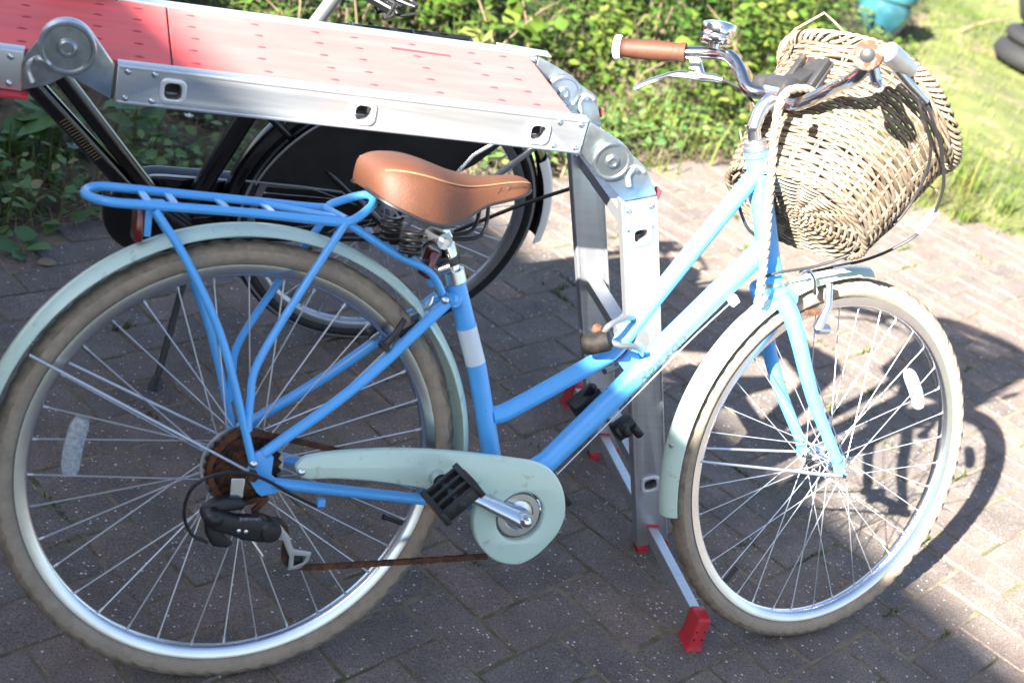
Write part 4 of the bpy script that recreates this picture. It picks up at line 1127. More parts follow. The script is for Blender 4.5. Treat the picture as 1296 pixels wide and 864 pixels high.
for y in (-.047, .047):
    s_ = MB(); c_ = V((SX + .074, y, 0)); z0, z1 = V((0.2059,-0.047,0.7015)).z, V((0.201,-0.047,0.7383)).z
    s_.tube([c_ + V((.0155 * math.cos(t * .5), .0155 * math.sin(t * .5), z0 + (z1 - z0) * t / 50)) for t in range(51)], .0034, 8)
    s_.tube(spline([c_ + V((0, 0, z0 - .002)), V((SX + .09, y * .7, z0 + .002)), V((cl.x - .02, y * .35, cl.z + .002)), V((cl.x + .05, y * .4, cl.z + .014)), V((SX + .205, y * .3, SR[22][8].z - .022)), V((SX + .235, y * .2, SR[26][8].z - .014))], 5), .0032, 8)
    s_.build("saddle_spring", 'dark_steel', bike, 60)

# brakes
s_ = MB(); s_.tube(spline([Y((0.1967,0.02,0.5506), .02), (0.2101,0.01,0.5667), (0.2294,0,0.583), (0.2485,-0.01,0.5999), (0.2675,-0.02,0.6179), (0.2731,-0.02,0.6333)], 5), .0036, 10)
s_.build("rear_brake_noodle", 'chrome', bike)
for sg in (-1, 1):
    s_ = MB()
    a_, b2 = Y((0.1986,-0.036,0.5559), sg * .036), Y((0.2281,-0.03,0.5977), sg * .030)
    s_.tube([a_, a_.lerp(b2, .5) + V((0, sg * .006, 0)), b2], [.0065, .0055, .0045], 10); s_.tube([a_ + V((0, sg * .010, 0)), a_ - V((0, sg * .010, 0))], .0065, 12)
    s_.build("rear_brake_arm", 'dark_steel', bike, 40)
for sg in (-1, 1):
    s_ = MB(); s_.bar(Y((0.2257,-0.022,0.5689), sg * .022), Y((0.253,-0.022,0.5863), sg * .022), .010, .009)
    s_.build("rear_brake_pad", 'black', bike, 20, bevel=.001)
fb = V((0.9971,0,0.6477)); s_ = MB()
for sg in (-1, 1):
    a_, b2 = V((fb.x - .004, sg * .040 + .003, fb.z - .035)), V((fb.x + .01, sg * .030 + .003, fb.z + .045))
    s_.tube([a_, a_.lerp(b2, .55) + V((.004, sg * .008, 0)), b2], [.010, .0075, .006], 12); s_.tube([a_ + V((0, 0, 0)), a_ + V((.022, 0, 0))], .0095, 12)
s_.tube([V((fb.x + .01, -.03, fb.z + .043)), V((fb.x + .012, .034, fb.z + .043))], .0024, 6)
s_.tube(spline([(0.9369,-0.03,0.7081), (0.9482,-0.035,0.7156), (0.9649,-0.035,0.7024), (0.9791,-0.03,0.6735)], 4), .004, 8)
s_.build("front_brake", 'alloy', bike, 40)
for sg in (-1, 1):
    s_ = MB(); s_.bar(V((fb.x - .02, sg * .021 + .004, fb.z - .012)), V((fb.x + .03, sg * .021 + .004, fb.z - .006)), .008, .009)
    s_.build("front_brake_pad", 'rust', bike, 20, bevel=.001)

# cables
def cable(name, pts, r, m='black', par=bike):
    s_ = MB(); s_.tube(spline(pts, 6), r, 8); return s_.build(name, m, par)
cable("brake_cable", [(0.98,-0.2,1.0289), (1.0167,-0.19,0.9927), (1.0706,-0.16,0.9485), (1.1161,-0.13,0.8943), (1.1365,-0.1,0.8424), (1.1361,-0.07,0.7984), (1.1056,-0.05,0.7651), (1.0622,-0.04,0.7417), (1.0098,-0.035,0.7261), (0.9492,-0.035,0.7114)], .0028, 'grey_pl')
s_ = MB(); s_.tube([(1.1375,-0.1,0.8452), (1.1394,-0.07,0.8057)], [.0085, .0085], 10); s_.build("cable_tag", 'white_tag', bike)
s_ = MB(); s_.tube([(1.0328,-0.037,0.7307), (0.9988,-0.035,0.7226)], .0048, 10); s_.build("cable_ferrule", 'steel', bike)
cable("gear_cable", [(0.9385,-0.2,1.0696), (0.9578,-0.2,1.0401), (0.9897,-0.19,1.0025), (1.0442,-0.16,0.959), (1.0723,-0.13,0.9041), (1.0673,-0.1,0.8305), (1.0268,-0.075,0.7715), (0.9638,-0.05,0.7299), (0.8888,-0.035,0.7081), (0.8613,-0.025,0.6945)], .0026, 'grey_pl')
cable("gear_cable", [(0.8152,0.13,1.0072), (0.8179,0.1,1.0041), (0.8282,0.07,0.9939), (0.838,0.04,0.9559), (0.8382,0.03,0.8697), (0.8217,0.025,0.8215), (0.8432,0.02,0.776), (0.8705,0.02,0.757)], .0026, 'grey_pl')
cable("gear_wire", [(0.8218,-0.02,0.655), (0.7439,-0.024,0.5777), (0.6534,-0.024,0.4734), (0.5351,-0.024,0.3394)], .0011, 'spoke')
s_ = MB(); s_.box(V((0.8206,-0.018,0.6516)), (.016, .012, .016), Euler((0, -.75, 0)).to_matrix()); s_.build("cable_stop", 'mint', bike, 20, bevel=.001)
cable("gear_cable", [(-0.0504,-0.078,0.2609), (-0.0749,-0.085,0.2773), (-0.0898,-0.09,0.3095), (-0.0861,-0.095,0.3481), (-0.0644,-0.1,0.3715), (-0.0222,-0.1,0.3795), (0.0159,-0.09,0.3665), (0.0784,-0.07,0.3273), (0.1139,-0.06,0.307)], .0026)
s_ = MB(); s_.box(V((0.1238,-0.05,0.3091)), (.012, .012, .012)); s_.build("cable_stop", 'blue', bike, 20, bevel=.001)

# ------------------------------------------------------------------ rope hung over the bars
s_ = MB()
rp_ = spline([(0.8913,-0.03,1.0139), (0.8671,-0.04,1.0176), (0.8404,-0.045,1.0153), (0.8219,-0.05,1.0061), (0.8128,-0.052,0.9863), (0.8138,-0.052,0.9492), (0.8217,-0.05,0.9016), (0.8305,-0.048,0.8428), (0.8426,-0.046,0.7696), (0.8495,-0.045,0.7084), (0.8522,-0.045,0.6547)], 10)
RM = Matrix.Rotation(-LEAN, 4, 'X')
rp_ = [RM @ q_ for q_ in rp_]
L_ = 0; prev = rp_[0]; paths = [[], [], []]
u = Vector((0, -1, 0))
for i, q_ in enumerate(rp_):
    L_ += (q_ - prev).length; prev = q_
    t = (rp_[min(i + 1, len(rp_) - 1)] - rp_[max(0, i - 1)]).normalized(); u = (u - t * u.dot(t)).normalized(); w_ = t.cross(u)
    for k in range(3):
        a = L_ / .0045 * .6 + k * 2.094; paths[k].append(q_ + (u * math.cos(a) + w_ * math.sin(a)) * .0036)
for p_ in paths: s_.tube(p_, .0040, 7)
rope = s_.build("rope", 'rope')
tag(rope, "faded twisted rope looped over the stem and hanging down the head tube", "rope")

# ------------------------------------------------------------------ cable lock round the frame and ladder leg
lock = thing("cable_lock", "black barrel lock with a steel cable round the frame tube and ladder leg", "lock", (0, 0, 0), (-LEAN, 0, 0))
s_ = MB(); la, lb = V((0.5449,-0.02,0.5619)), V((0.5798,-0.045,0.5812)); d = (lb - la).normalized()
s_.lathe([(0, 0), (.013, .001), (.0165, .006), (.0175, .012), (.0175, .04), (.0165, .046), (.012, .049), (0, .05)], la, d, 24)
body = s_.build("lock_barrel", 'grip_dark', lock, 40)
s_ = MB(); s_.lathe([(0, 0), (.0085, 0), (.0085, .006), (.006, .009), (0, .009)], V((0.5662,-0.02,0.5896)), (0, -.3, 1), 16); s_.build("lock_key_cap", 'rust', body)
s_ = MB()
s_.tube(spline([la + d * .03 + V((.004, 0, .014)), (0.5727,-0.045,0.6037), (0.5968,-0.035,0.6125), (0.624,-0.02,0.6134), (0.6629,0.02,0.5955), (0.6775,0.05,0.5565), (0.658,0.055,0.5087), (0.6283,0.04,0.5013)], 6), .0052, 10)
s_.tube(spline([lb - d * .004, (0.5977,-0.05,0.5739), (0.623,-0.045,0.5718), (0.6482,-0.03,0.5613), (0.6749,0.005,0.5389), (0.6764,0.03,0.5056), (0.672,0.045,0.4893)], 6), .0052, 10)
s_.build("lock_cable", 'steelcable', lock)
mount = MB(); m0 = V((0.6142,0.05,0.4377)); mount.box(m0, (.055, .04, .045), Euler((0, -.72, 0)).to_matrix()); mount.tube([(0.6754,0.05,0.3857), (0.7058,0.05,0.4094)], .018, 12)
for k in (-1, 1): mount.tube([V((0.688,0.03,0.4048)) + V((.01 * k, 0, 0)), V((0.7035,0.03,0.3902)) + V((.012 * k, 0, 0))], .009, 10)
mount.tube(spline([(0.6074,0.03,0.4786), (0.6062,0.045,0.4594), (0.6034,0.05,0.4376), (0.6137,0.05,0.4146)], 4), .007, 8)
mo = mount.build("lock_holster", 'black', bike, 40, bevel=.002)

# ------------------------------------------------------------------ folding aluminium ladder set up as a low platform
lad = thing("folding_ladder", "folding aluminium ladder set up as a red-decked platform behind the blue bicycle", "ladder", (.9163, .2483, 0), (0, 0, -.1062))
def hull2(pts):
    pts = sorted(set((round(a, 5), round(b_, 5)) for a, b_ in pts))
    def half(it):
        o = []
        for q in it:
            while len(o) > 1 and (o[-1][0] - o[-2][0]) * (q[1] - o[-2][1]) - (o[-1][1] - o[-2][1]) * (q[0] - o[-2][0]) <= 0: o.pop()
            o.append(q)
        return o
    return half(pts)[:-1] + half(pts[::-1])[:-1]
def rsq(cx, cz, w, h, ang=0., r=.3, n=5):
    o = []; rr = min(w, h) * r
    for (sx, sz, a0) in ((1, 1, 0), (-1, 1, 90), (-1, -1, 180), (1, -1, 270)):
        for k in range(n):
            a = math.radians(a0 + 90 * k / (n - 1)); x = sx * (w / 2 - rr) + rr * math.cos(a); z = sz * (h / 2 - rr) + rr * math.sin(a)
            o.append((cx + x * math.cos(ang) - z * math.sin(ang), cz + x * math.sin(ang) + z * math.cos(ang)))
    return o
zt = lambda X: .8745 + (X + .39) * .034          # top of the platform rails
tilt = math.atan(.034)
def rivet(parent, X, Z, Yf, r=.0052, sg=-1):
    s_ = MB(); s_.lathe([(0, 0), (r, 0), (r * .9, .0016), (r * .5, .0028), (0, .0032)], (X, Yf, Z), (0, sg, 0), 12); s_.build("rivet", 'galv', parent, 50)
def rail(X0, X1, Y0, sockets, front):
    H = .060
    lp = [(X0, zt(X0)), (X0, zt(X0) - H), (X1, zt(X1) - H), (X1, zt(X1))]
    holes = [rsq(x, zt(x) - H / 2 - .001, .025, .025, tilt) for x in sockets]
    o = plate("rail", [lp] + holes, .025, .002, 'alu', lad, Y0 + .0125, 30)
    for x in sockets:
        plate("rung_socket", [rsq(x, zt(x) - H / 2 - .001, .039, .039, tilt), rsq(x, zt(x) - H / 2 - .001, .0245, .0245, tilt)], .004, .0016, 'alu_white', o, Y0 - .0012 if front else Y0 + .026, 40)
    # slim raised lips along both edges of the outer face
    s_ = MB()
    for dz in (-.003, -.056): s_.bar((X0 + .004, Y0 - .0006, zt(X0) + dz), (X1 - .004, Y0 - .0006, zt(X1) + dz), .0022, .0035)
    s_.build("rail_lip", 'alu', o, 0, bevel=.0006)
    return o
SOCK = (-1.037, -.752, -.466)
NR = rail(-1.118, -.386, 0, SOCK, True)
FR_ = rail(-1.118, -.386, .32, SOCK, False)
for Xr in (-1.103, -1.065, -.435, -.398):
    for dz in (-.009, -.050): rivet(NR, Xr, zt(Xr) + dz, 0)
for Xr in (-.42, -.39): rivet(FR_, Xr, zt(Xr) - .012, .32)
s_ = MB(); s_.box((-.41, .3325, zt(-.41) + .0008), (.10, .030, .003)); s_.build("end_plate", 'alu', FR_, 0, bevel=.0008)
# rails of the section beyond the left hinges
zl = lambda X: .848 + (X + 1.25) * .02
def lrail(Y0):
    lp = [(-2.15, zl(-2.15)), (-2.15, zl(-2.15) - .06), (-1.245, zl(-1.245) - .06), (-1.245, zl(-1.245))]
    o = plate("rail", [lp], .025, .002, 'alu', lad, Y0 + .0125, 30)
    for Xr in (-1.262, -1.30):
        for dz in (-.010, -.050): rivet(o, Xr, zl(Xr) + dz, Y0)
    return o
lrail(0); lrail(.32)
# hollow rungs under the deck
def hollow(name, a, b_, w, ang, m='alu'):
    s_ = MB(); a, b_ = Vector(a), Vector(b_)
    for k in range(4):
        t = ang + PI / 4 + k * PI / 2
    ring = [(math.cos(ang) * sx * w / 2 - math.sin(ang) * sz * w / 2, math.sin(ang) * sx * w / 2 + math.cos(ang) * sz * w / 2) for sx, sz in ((-1, -1), (1, -1), (1, 1), (-1, 1))]
    inn = [(x * .86, z * .86) for x, z in ring]
    vs = [(a.x + x, a.y, a.z + z) for x, z in ring] + [(b_.x + x, b_.y, b_.z + z) for x, z in ring] + [(a.x + x, a.y, a.z + z) for x, z in inn] + [(b_.x + x, b_.y, b_.z + z) for x, z in inn]
    fs = []
    for k in range(4):
        j = (k + 1) % 4
        fs += [(k, j, 4 + j, 4 + k), (8 + k, 12 + k, 12 + j, 8 + j), (k, 8 + k, 8 + j, j), (4 + k, 4 + j, 12 + j, 12 + k)]
    s_.add(vs, fs); return s_.build(name, m, lad, 0)
for x in SOCK: hollow("rung", (x, .0255, zt(x) - .031), (x, .3195, zt(x) - .031), .027, tilt)
# legs
LA = math.atan2(.760, -.268)         # direction of the leg, foot to hinge
ld = Vector((math.cos(LA), math.sin(LA))); ln = Vector((ld.y, -ld.x))
lp0 = Vector((.000, .020)); LLEN = .775
def lpt(s, w): return (lp0 + ld * s + ln * w)
W2 = .0325
def leg(Y0, front):
    loop_ = [lpt(0, -W2), lpt(0, W2), lpt(LLEN, W2), lpt(LLEN, -W2)]
    socks = [lpt(s, 0) for s in (.155, .43, .705)]
    holes = [rsq(p.x, p.y, .025, .025, LA - PI / 2) for p in socks]
    o = plate("leg", [[tuple(p) for p in loop_]] + holes, .025, .002, 'alu', lad, Y0 + .0125, 30)
    for p in socks:
        plate("rung_socket", [rsq(p.x, p.y, .039, .039, LA - PI / 2), rsq(p.x, p.y, .0245, .0245, LA - PI / 2)], .004, .0016, 'alu_white', o, Y0 - .0012 if front else Y0 + .026, 40)
    s_ = MB()
    for w in (-W2 + .003, W2 - .003):
        a, b_ = lpt(.02, w), lpt(LLEN - .005, w); s_.bar((a.x, Y0 - .0006, a.y), (b_.x, Y0 - .0006, b_.y), .0022, .0035)
    s_.build("leg_lip", 'alu', o, 0, bevel=.0006)
    for s in (LLEN - .018, LLEN - .055):
        for w in (-.020, .020):
            p = lpt(s, w); rivet(o, p.x, p.y, Y0)
    s_ = MB()
    for w in (-.022, .022):
        p = lpt(-.009, w); s_.box((p.x, Y0 + .0125, p.y + .001), (.022, .030, .016), Euler((0, -(LA - PI / 2), 0)).to_matrix())
    s_.build("end_cap", 'red_pl', o, 0, bevel=.002)
    s_ = MB(); p = lpt(.030, 0); s_.box((-.014, Y0 - .0008, .0665), (.026, .003, .004)); s_.build("bar_gasket", 'red_pl', o, 0)
    return o
NL = leg(0, True); FL = leg(.32, False)
for s in (.155, .43, .705):
    p = lpt(s, 0); hollow("rung", (p.x, .0255, p.y), (p.x, .3195, p.y), .028, LA - PI / 2)
# stabiliser bar with red feet
FY0, FY1 = -.262, .535
s_ = MB(); s_.box((-.014, (FY0 + FY1) / 2, .052), (.021, FY1 - FY0 - .05, .024)); s_.build("stabiliser_bar", 'alu', lad, 0, bevel=.0015)
for yy, sg in ((FY0, -1), (FY1, 1)):
    s_ = MB()
    lv = [(.000, .0175, .0255), (.006, .0152, .0230), (.015, .0138, .0212), (.066, .0132, .0205), (.073, .0122, .0185)]
    vs = []
    for z, hx, hy in lv: vs += [(-.014 - hx, yy - hy, z), (-.014 + hx, yy - hy, z), (-.014 + hx, yy + hy, z), (-.014 - hx, yy + hy, z)]
    fs = [(3, 2, 1, 0), (16, 17, 18, 19)]
    for k in range(4):
        for j in range(4): fs.append((k * 4 + j, k * 4 + (j + 1) % 4, k * 4 + 4 + (j + 1) % 4, k * 4 + 4 + j))
    s_.add(vs, fs); fo = s_.build("foot", 'red_pl', lad, 50, bevel=.002)
    s_ = MB()
    for dx in (-.008, .008):
        for z, yo in ((.026, .0222), (.044, .0212)): s_.cyl((-.014 + dx, yy + sg * yo, z), (-.014 + dx, yy + sg * (yo - .004), z), .0022, .0022, 8)
    s_.build("screw_hole", 'guard', fo, 0)
# hinges
def hinge(c_, lobe, railpts, legpts, Yf, r, sg=-1):
    cx, cz = c_[0], c_[2]; lx, lz = lobe[0], lobe[2]
    arm = hull2([(p[0], p[2]) for p in railpts] + circle2(cx, cz, r * .98, 28))
    o = plate("hinge", [arm], .010, .0018, 'galv', lad, Yf + .008, 35)
    arm2 = hull2([(p[0], p[2]) for p in legpts] + circle2(cx, cz, r * .90, 28) + circle2(lx, lz, r * .62, 24))
    plate("hinge_arm", [arm2], .006, .0014, 'galv', o, Yf - .001, 35)
    s_ = MB(); a = (0, sg, 0); b0 = (cx, Yf - .004, cz)
    s_.lathe([(0, 0), (r * 1.0, 0), (r * 1.0, .004), (r * .95, .0065), (r * .86, .0065), (r * .80, .0035), (r * .36, .0035), (r * .34, .006), (r * .26, .009), (r * .19, .009), (r * .17, .0065), (0, .0065)], b0, a, 48)
    s_.build("hinge_disc", 'galv', o, 30)
    s_ = MB()
    cres = [Vector((lx + r * .42 * math.cos(t), Yf - .0065, lz + r * .42 * math.sin(t))) for t in [math.radians(200 - 20 * k) for k in range(9)]]
    s_.tube(cres, .0042, 10); s_.tube([cres[0], cres[0] + V((.006, 0, -.014))], [.0042, .005], 10)
    s_.build("hinge_lever", 'alu', o, 50)
    s_ = MB(); s_.lathe([(0, 0), (.005, 0), (.0045, .003), (0, .0035)], cres[4] + V((.002, -.002, 0)), a, 12); s_.build("rivet", 'galv', o, 50)
    return o
legtop = [(*[lpt(LLEN + .004, w).x], 0, lpt(LLEN + .004, w).y) for w in (-W2 + .003, W2 - .003)]
re_ = [(-.384, 0, zt(-.386) - .004), (-.384, 0, zt(-.386) - .056)]
h1 = hinge((-0.3304,-0.01,0.8136), (-0.2798,-0.01,0.7936), re_, legtop, 0, .0335)
h2 = hinge((-0.3232,0.312,0.8145), (-0.272,0.312,0.8022), re_, legtop, .315, .0335)
lre = [(-1.122, 0, zt(-1.12) - .004), (-1.122, 0, zt(-1.12) - .056)]
lle = [(-1.243, 0, zl(-1.243) - .004), (-1.243, 0, zl(-1.243) - .056)]
hinge((-1.1882,-0.01,0.865), (-1.2224,-0.01,0.8265), lre, lle, 0, .0400)
hinge((-1.188, 0, .862), (-1.216, 0, .838), lre, lle, .315, .0400)
s_ = MB(); q = V((-0.2261,0.01,0.7537)); s_.box(q, (.006, .02, .034), Euler((0, .1, 0)).to_matrix()); s_.build("release_tab", 'red_pl', lad, 0, bevel=.001)
s_ = MB(); q = V((-0.2329,0.33,0.7822)); s_.box(q, (.005, .02, .014)); s_.build("release_tab", 'red_pl', lad, 0, bevel=.001)
s_ = MB(); s_.bar((-2.1, -.004, zl(-2.1) - .064), (-1.235, -.004, zl(-1.235) - .064), .022, .006); s_.build("deck_edge", 'red_pl', lad, 0, bevel=.001)
# far end of the trestle, outside the picture
for Y0 in (0, .32):
    s_ = MB(); s_.bar((-2.15, Y0 + .0125, zl(-2.15) - .03), (-2.42, Y0 + .0125, .0), .064, .025, up=(1, 0, .3)); s_.build("leg", 'alu', lad, 0, bevel=.002)
    s_ = MB(); s_.lathe([(0, 0), (.036, 0), (.036, .008), (0, .01)], (-2.15, Y0 - .002, zl(-2.15) - .03), (0, -1, 0), 30); s_.build("hinge_disc", 'galv', lad, 30)
s_ = MB(); s_.box((-2.42, .17, .02), (.03, .75, .03)); s_.build("stabiliser_bar", 'alu', lad, 0, bevel=.002)

# the two red boards lying between the rails
SEAM = (-1.0402,0.03,0.8588)[0]
def board(X0, X1, zf, label):
    t = thing("red_board", label, "board", (.9163, .2483, 0), (0, 0, -.1062), "red deck boards on the ladder")
    s_ = MB(); th = .009
    vs = []
    n_ = 8
    for i in range(n_ + 1):
        x = X0 + (X1 - X0) * i / n_; z = zf(x) - .0035
        vs += [(x, .0265, z), (x, .3185, z), (x, .3185, z - th), (x, .0265, z - th)]
    fs = [(0, 1, 2, 3), (4 * n_ + 3, 4 * n_ + 2, 4 * n_ + 1, 4 * n_)]
    for i in range(n_):
        for k in range(4): fs.append((4 * i + k, 4 * i + (k + 1) % 4, 4 * i + 4 + (k + 1) % 4, 4 * i + 4 + k))
    s_.add(vs, fs); s_.build("deck", 'board', t, 0, bevel=.0015)
    me = None; x = X1 - .055 if X1 > -.8 else X1 - .045
    r = random.Random(3)
    while x > X0 + .03:
        for k in range(5):
            yy = .055 + k * .058 + r.uniform(-.002, .002)
            if me is None:
                q = MB(); q.lathe([(0, .0016), (.35, .0013), (.75, .0006), (1, -.0006)], (0, 0, 0), (0, 0, 1), 10)
                o = q.build("grip_stud", 'stud', t, 60); me = o.data
                for v in me.vertices: v.co.x *= .0085; v.co.y *= .0036
                o.location = (x, yy, zf(x) - .0032)
            else: link("grip_stud", me, t, (x + r.uniform(-.003, .003), yy, zf(x) - .0032), (0, -tilt, r.uniform(-.1, .1)))
        x -= (.062 if int((X1 - x) * 31) % 3 else .105)
    return t
M['stud'] = mat("worn_red_studs", (.38, .03, .045), .5, var=.2)
b1 = board(SEAM + .0015, -.405, zt, "sunlit red deck board at the right, bounded by a cross seam")
b2 = board(-2.1, SEAM - .0015, lambda x: zt(x) if x > -1.18 else zt(-1.18) + (x + 1.18) * .02, "shaded red deck board left of the cross seam behind the big hinge")
s_ = MB(); q0, q1 = V((-0.6692,0.25,0.8762)), V((-0.5657,0.25,0.8793)); s_.bar((q0.x, .255, zt(q0.x) - .0031), (q1.x, .252, zt(q1.x) - .0031), .007, .0014); s_.build("scuffed_paint_streak", 'stud', b1, 0)

# ------------------------------------------------------------------ black roadster parked behind
kb = thing("bicycle", "black roadster bicycle with a chain case and skirt guard parked behind the ladder", "bicycle", (.501, 1.070, 0), (.196, 0, .028))
KC = Vector((0, 0, .349))
kw = make_wheel("rear_wheel", kb, KC, (0, .03, 0), (0, 0, 0), 'black_tyre', 'black_tyre', .0011, True, stripe=True, knobs=False, rimcol='steel')
s_ = MB()
for c_, th, e in ((((-0.7077,0,0.6154)), 0, 0), (((-0.7437,0,0.5818)), 0, 0)): pass
a0, a1 = V((-0.7077,0,0.6154)), V((-0.5611,0,0.4306)); d_ = (a1 - a0).normalized(); s_.tube([a0 - d_ * .35, a1 + d_ * .12], .0165, 16)
a0, a1 = V((-0.7437,0,0.5818)), V((-0.6034,0,0.4268)); d2 = (a1 - a0).normalized(); s_.tube([a0 - d2 * .33, a1 + d2 * .12], .0185, 16)
t0, t1 = V((-0.4201,0,0.4057)), V((-0.3657,0,0.5699)); d3 = (t1 - t0).normalized(); bbk = t0 - d3 * .12
s_.tube([bbk, t1 + d3 * .06], .0195, 16)
s_.tube([bbk + V((0, -.035, 0)), bbk + V((0, .035, 0))], .024, 16)
for sg in (-1, 1):
    s_.tube([bbk + V((.01, sg * .03, 0)), KC + V((0, sg * .066, 0))], .010, 12)
    s_.tube([t1 + d3 * .05 + V((0, sg * .016, 0)), KC + V((0, sg * .066, 0))], .0085, 12)
s_.build("frame", 'blk_gloss', kb, 50)
s_ = MB(); pp = a0.lerp(a1, .35); n_ = 16
for k in range(n_):
    p_ = a0.lerp(a1, .25 + .55 * k / n_); s_.bar(p_ + V((-.006, -.0186, -.004)), p_ + V((.006, -.0186, .006)), .0008, .0018)
s_.build("lettering", 'decal_gold', kb, 0)
s_ = MB(); s_.tube([t1 + d3 * .03, V((-0.2618,0,0.8227)), V((-0.2376,0,0.8801))], .0135, 16); s_.build("seat_post", 'steel', kb)
cx0 = V((-0.4974,0.045,0.2964)); cx1 = KC
pts_ = circle2(cx0.x, cx0.z, .104, 36) + circle2(0, .349, .048, 20)
plate("chain_case", [hull2(pts_)], .044, .010, 'blk_gloss', kb, .050, 50)
hp = hull2(pts_); up_ = [p for p in hp if p[1] > .352]; up_.sort()
s_ = MB(); s_.tube([(x, .030, z + .001) for x, z in up_], .0026, 8); s_.build("chain_case_trim", 'white_tag', kb)
sk = [(-0.3493,-0.045,0.4567), (-0.2343,-0.045,0.4526), (-0.1119,-0.045,0.4444), (0.0417,-0.045,0.4738), (0.1324,-0.045,0.5403), (0.1852,-0.045,0.6071)]
aa = math.atan2(sk[-1][2] - .349, sk[-1][0]); ab = math.atan2(sk[0][2] - .349, sk[0][0])
if ab < aa: ab += 2 * PI
arc_ = [(.343 * math.cos(aa + (ab - aa) * i / 30), .349 + .343 * math.sin(aa + (ab - aa) * i / 30)) for i in range(31)]
for sg in (-1, 1):
    o = plate("skirt_guard", [[(p[0], p[2]) for p in sk] + arc_], .004, .001, 'guard', kb, sg * .045, 40)
    if sg < 0:
        s_ = MB(); s_.tube([Y(p, -.048) for p in sk[:4]], .0024, 6); s_.tube([(x, -.048, z) for x, z in reversed(arc_[18:])], .0024, 6); s_.build("guard_trim", 'stripe', o)
prof = []
for i in range(9):
    t = -1 + 2 * i / 8; prof.append((.012 * math.cos(t * PI / 2) ** .8 - .006 * abs(t) ** 4, .030 * t))
inner = [(dr - .0016, y * .965) for dr, y in reversed(prof)]
s_ = MB(); s_.arc(KC, .366, math.radians(-4), math.radians(206), prof + inner, 90); mg = s_.build("rear_mudguard", 'blk_gloss', kb, 50)
prof2 = [(-.012, -.0318), (.004, -.0308), (.0125, -.022), (.0150, 0), (.0125, .022), (.0115, .022), (.0136, 0), (.0115, -.021), (.0035, -.0302), (-.012, -.0308)]
s_ = MB(); s_.arc(KC, .366, math.radians(-3), math.radians(34), prof2, 24); s_.build("mudguard_tip", 'white_tag', mg, 50)
for sg in (-1, 1):
    s_ = MB(); s_.tube([KC + V((.0, sg * .068, .0)), Y((0.1167,-0.06,0.5742), sg * .06), Y((0.1862,-0.05,0.6269), sg * .05)], .0045, 8); s_.build("rack_stay", 'alloy', kb)
s_ = MB(); s_.tube([(0.1315,-0.03,0.4075), (0.2126,-0.04,0.5315), (0.2914,-0.04,0.6349)], .0075, 10); s_.build("mudguard_stay", 'steel', kb)
s_ = MB(); k0, k1 = V((-0.4308,-0.05,0.213)), V((-0.4314,0,-0.1573)); k1 = V((-0.491,-0.213,0.0483)); s_.tube([k0, k1], .0075, 12); ks = s_.build("kickstand", 'black', kb)
s_ = MB(); s_.tube([k1 - (k1 - k0).normalized() * .012, k1 + (k1 - k0).normalized() * .02], [.010, .016], 14); s_.build("rubber_foot", 'black', ks)
s_ = MB(); kc0 = bbk + V((0, -.05, 0)); kc1 = V((-0.5002,-0.07,0.4155)); s_.tube([kc0, kc1], [.012, .010], 12); s_.build("crank_arm", 'steel', kb)
s_ = MB(); s_.box(kc1 + V((0, -.05, 0)), (.07, .085, .022), Euler((0, .6, 0)).to_matrix())
for k in range(5): s_.box(kc1 + V((0, -.012 - k * .019, 0)), (.074, .006, .027), Euler((0, .6, 0)).to_matrix())
s_.build("pedal", 'black', kb, 0, bevel=.001)
s_ = MB()
for sg in (-1, 0, 1):
    for y in (sg * .055,): s_.tube([(-.20, y, .775), (.08, y, .782)], .006, 8)
for x in (-.18, -.05, .08): s_.tube([(x, -.058, .78), (x, .058, .78)], .005, 8)
s_.build("rear_rack", 'blk_gloss', kb)
for k in range(5):
    s_ = MB(); y = .01 + k * .012; s_.bar(V((-0.2144,0,0.8752)) + V((0, y, 0)), V((-0.1175,0,0.8379)) + V((0, y, 0)), .004, .009); s_.build("rack_strap", 'white_tag' if k in (1, 3) else 'black', kb, 0)
s_ = MB(); c_ = V((-0.104,0.03,0.8488))
s_.tube(spline([c_ + V((random.uniform(-.035, .035), random.uniform(-.04, .04), random.uniform(-.028, .02))) for _ in range(26)], 5), .0035, 7)
s_.build("elastic_cord", 'black', kb)
s_ = MB(); s_.tube(spline([(0.1016,-0.12,0.4139), (0.145,-0.14,0.4626), (0.1951,-0.16,0.5156), (0.2458,-0.18,0.5639), (0.2868,-0.2,0.6048)], 5), .0042, 8); s_.build("lock_cable", 'black', kb)
s_ = MB(); s_.box(KC + V((-.06, -.05, -.02)), (.02, .02, .05)); s_.build("dress_clip", 'alloy', kb, 0, bevel=.002)

# ------------------------------------------------------------------ willow basket on the bars
bask = thing("wicker_basket", "weathered wicker basket tipped forward in front of the handlebars", "basket", (0, 0, 0), (-LEAN, 0, 0))
BC = Vector((.988, .012, .908)); BM = Matrix.Rotation(.335, 3, 'Z') @ Matrix.Rotation(.0, 3, 'X') @ Matrix.Rotation(.681, 3, 'Y')
BH = .258
def sup(t, ax, ay, e=2.6):
    c, s = math.cos(t), math.sin(t)
    return ax * math.copysign(abs(c) ** (2 / e), c), ay * math.copysign(abs(s) ** (2 / e), s)
def bpnt(t, h, off=0.):
    # h 0 (base) .. 1 (rim); slightly bellied sides
    k = h ** .85
    ax = .108 + (.163 - .108) * k + off; ay = .128 + (.155 - .128) * k + off
    x, y = sup(t, ax, ay)
    return BC + BM @ Vector((x, y, (h - .5) * BH))
NS_ = 31
br = random.Random(11)
s_ = MB(); NR_ = 38; SEG = NS_ * 5
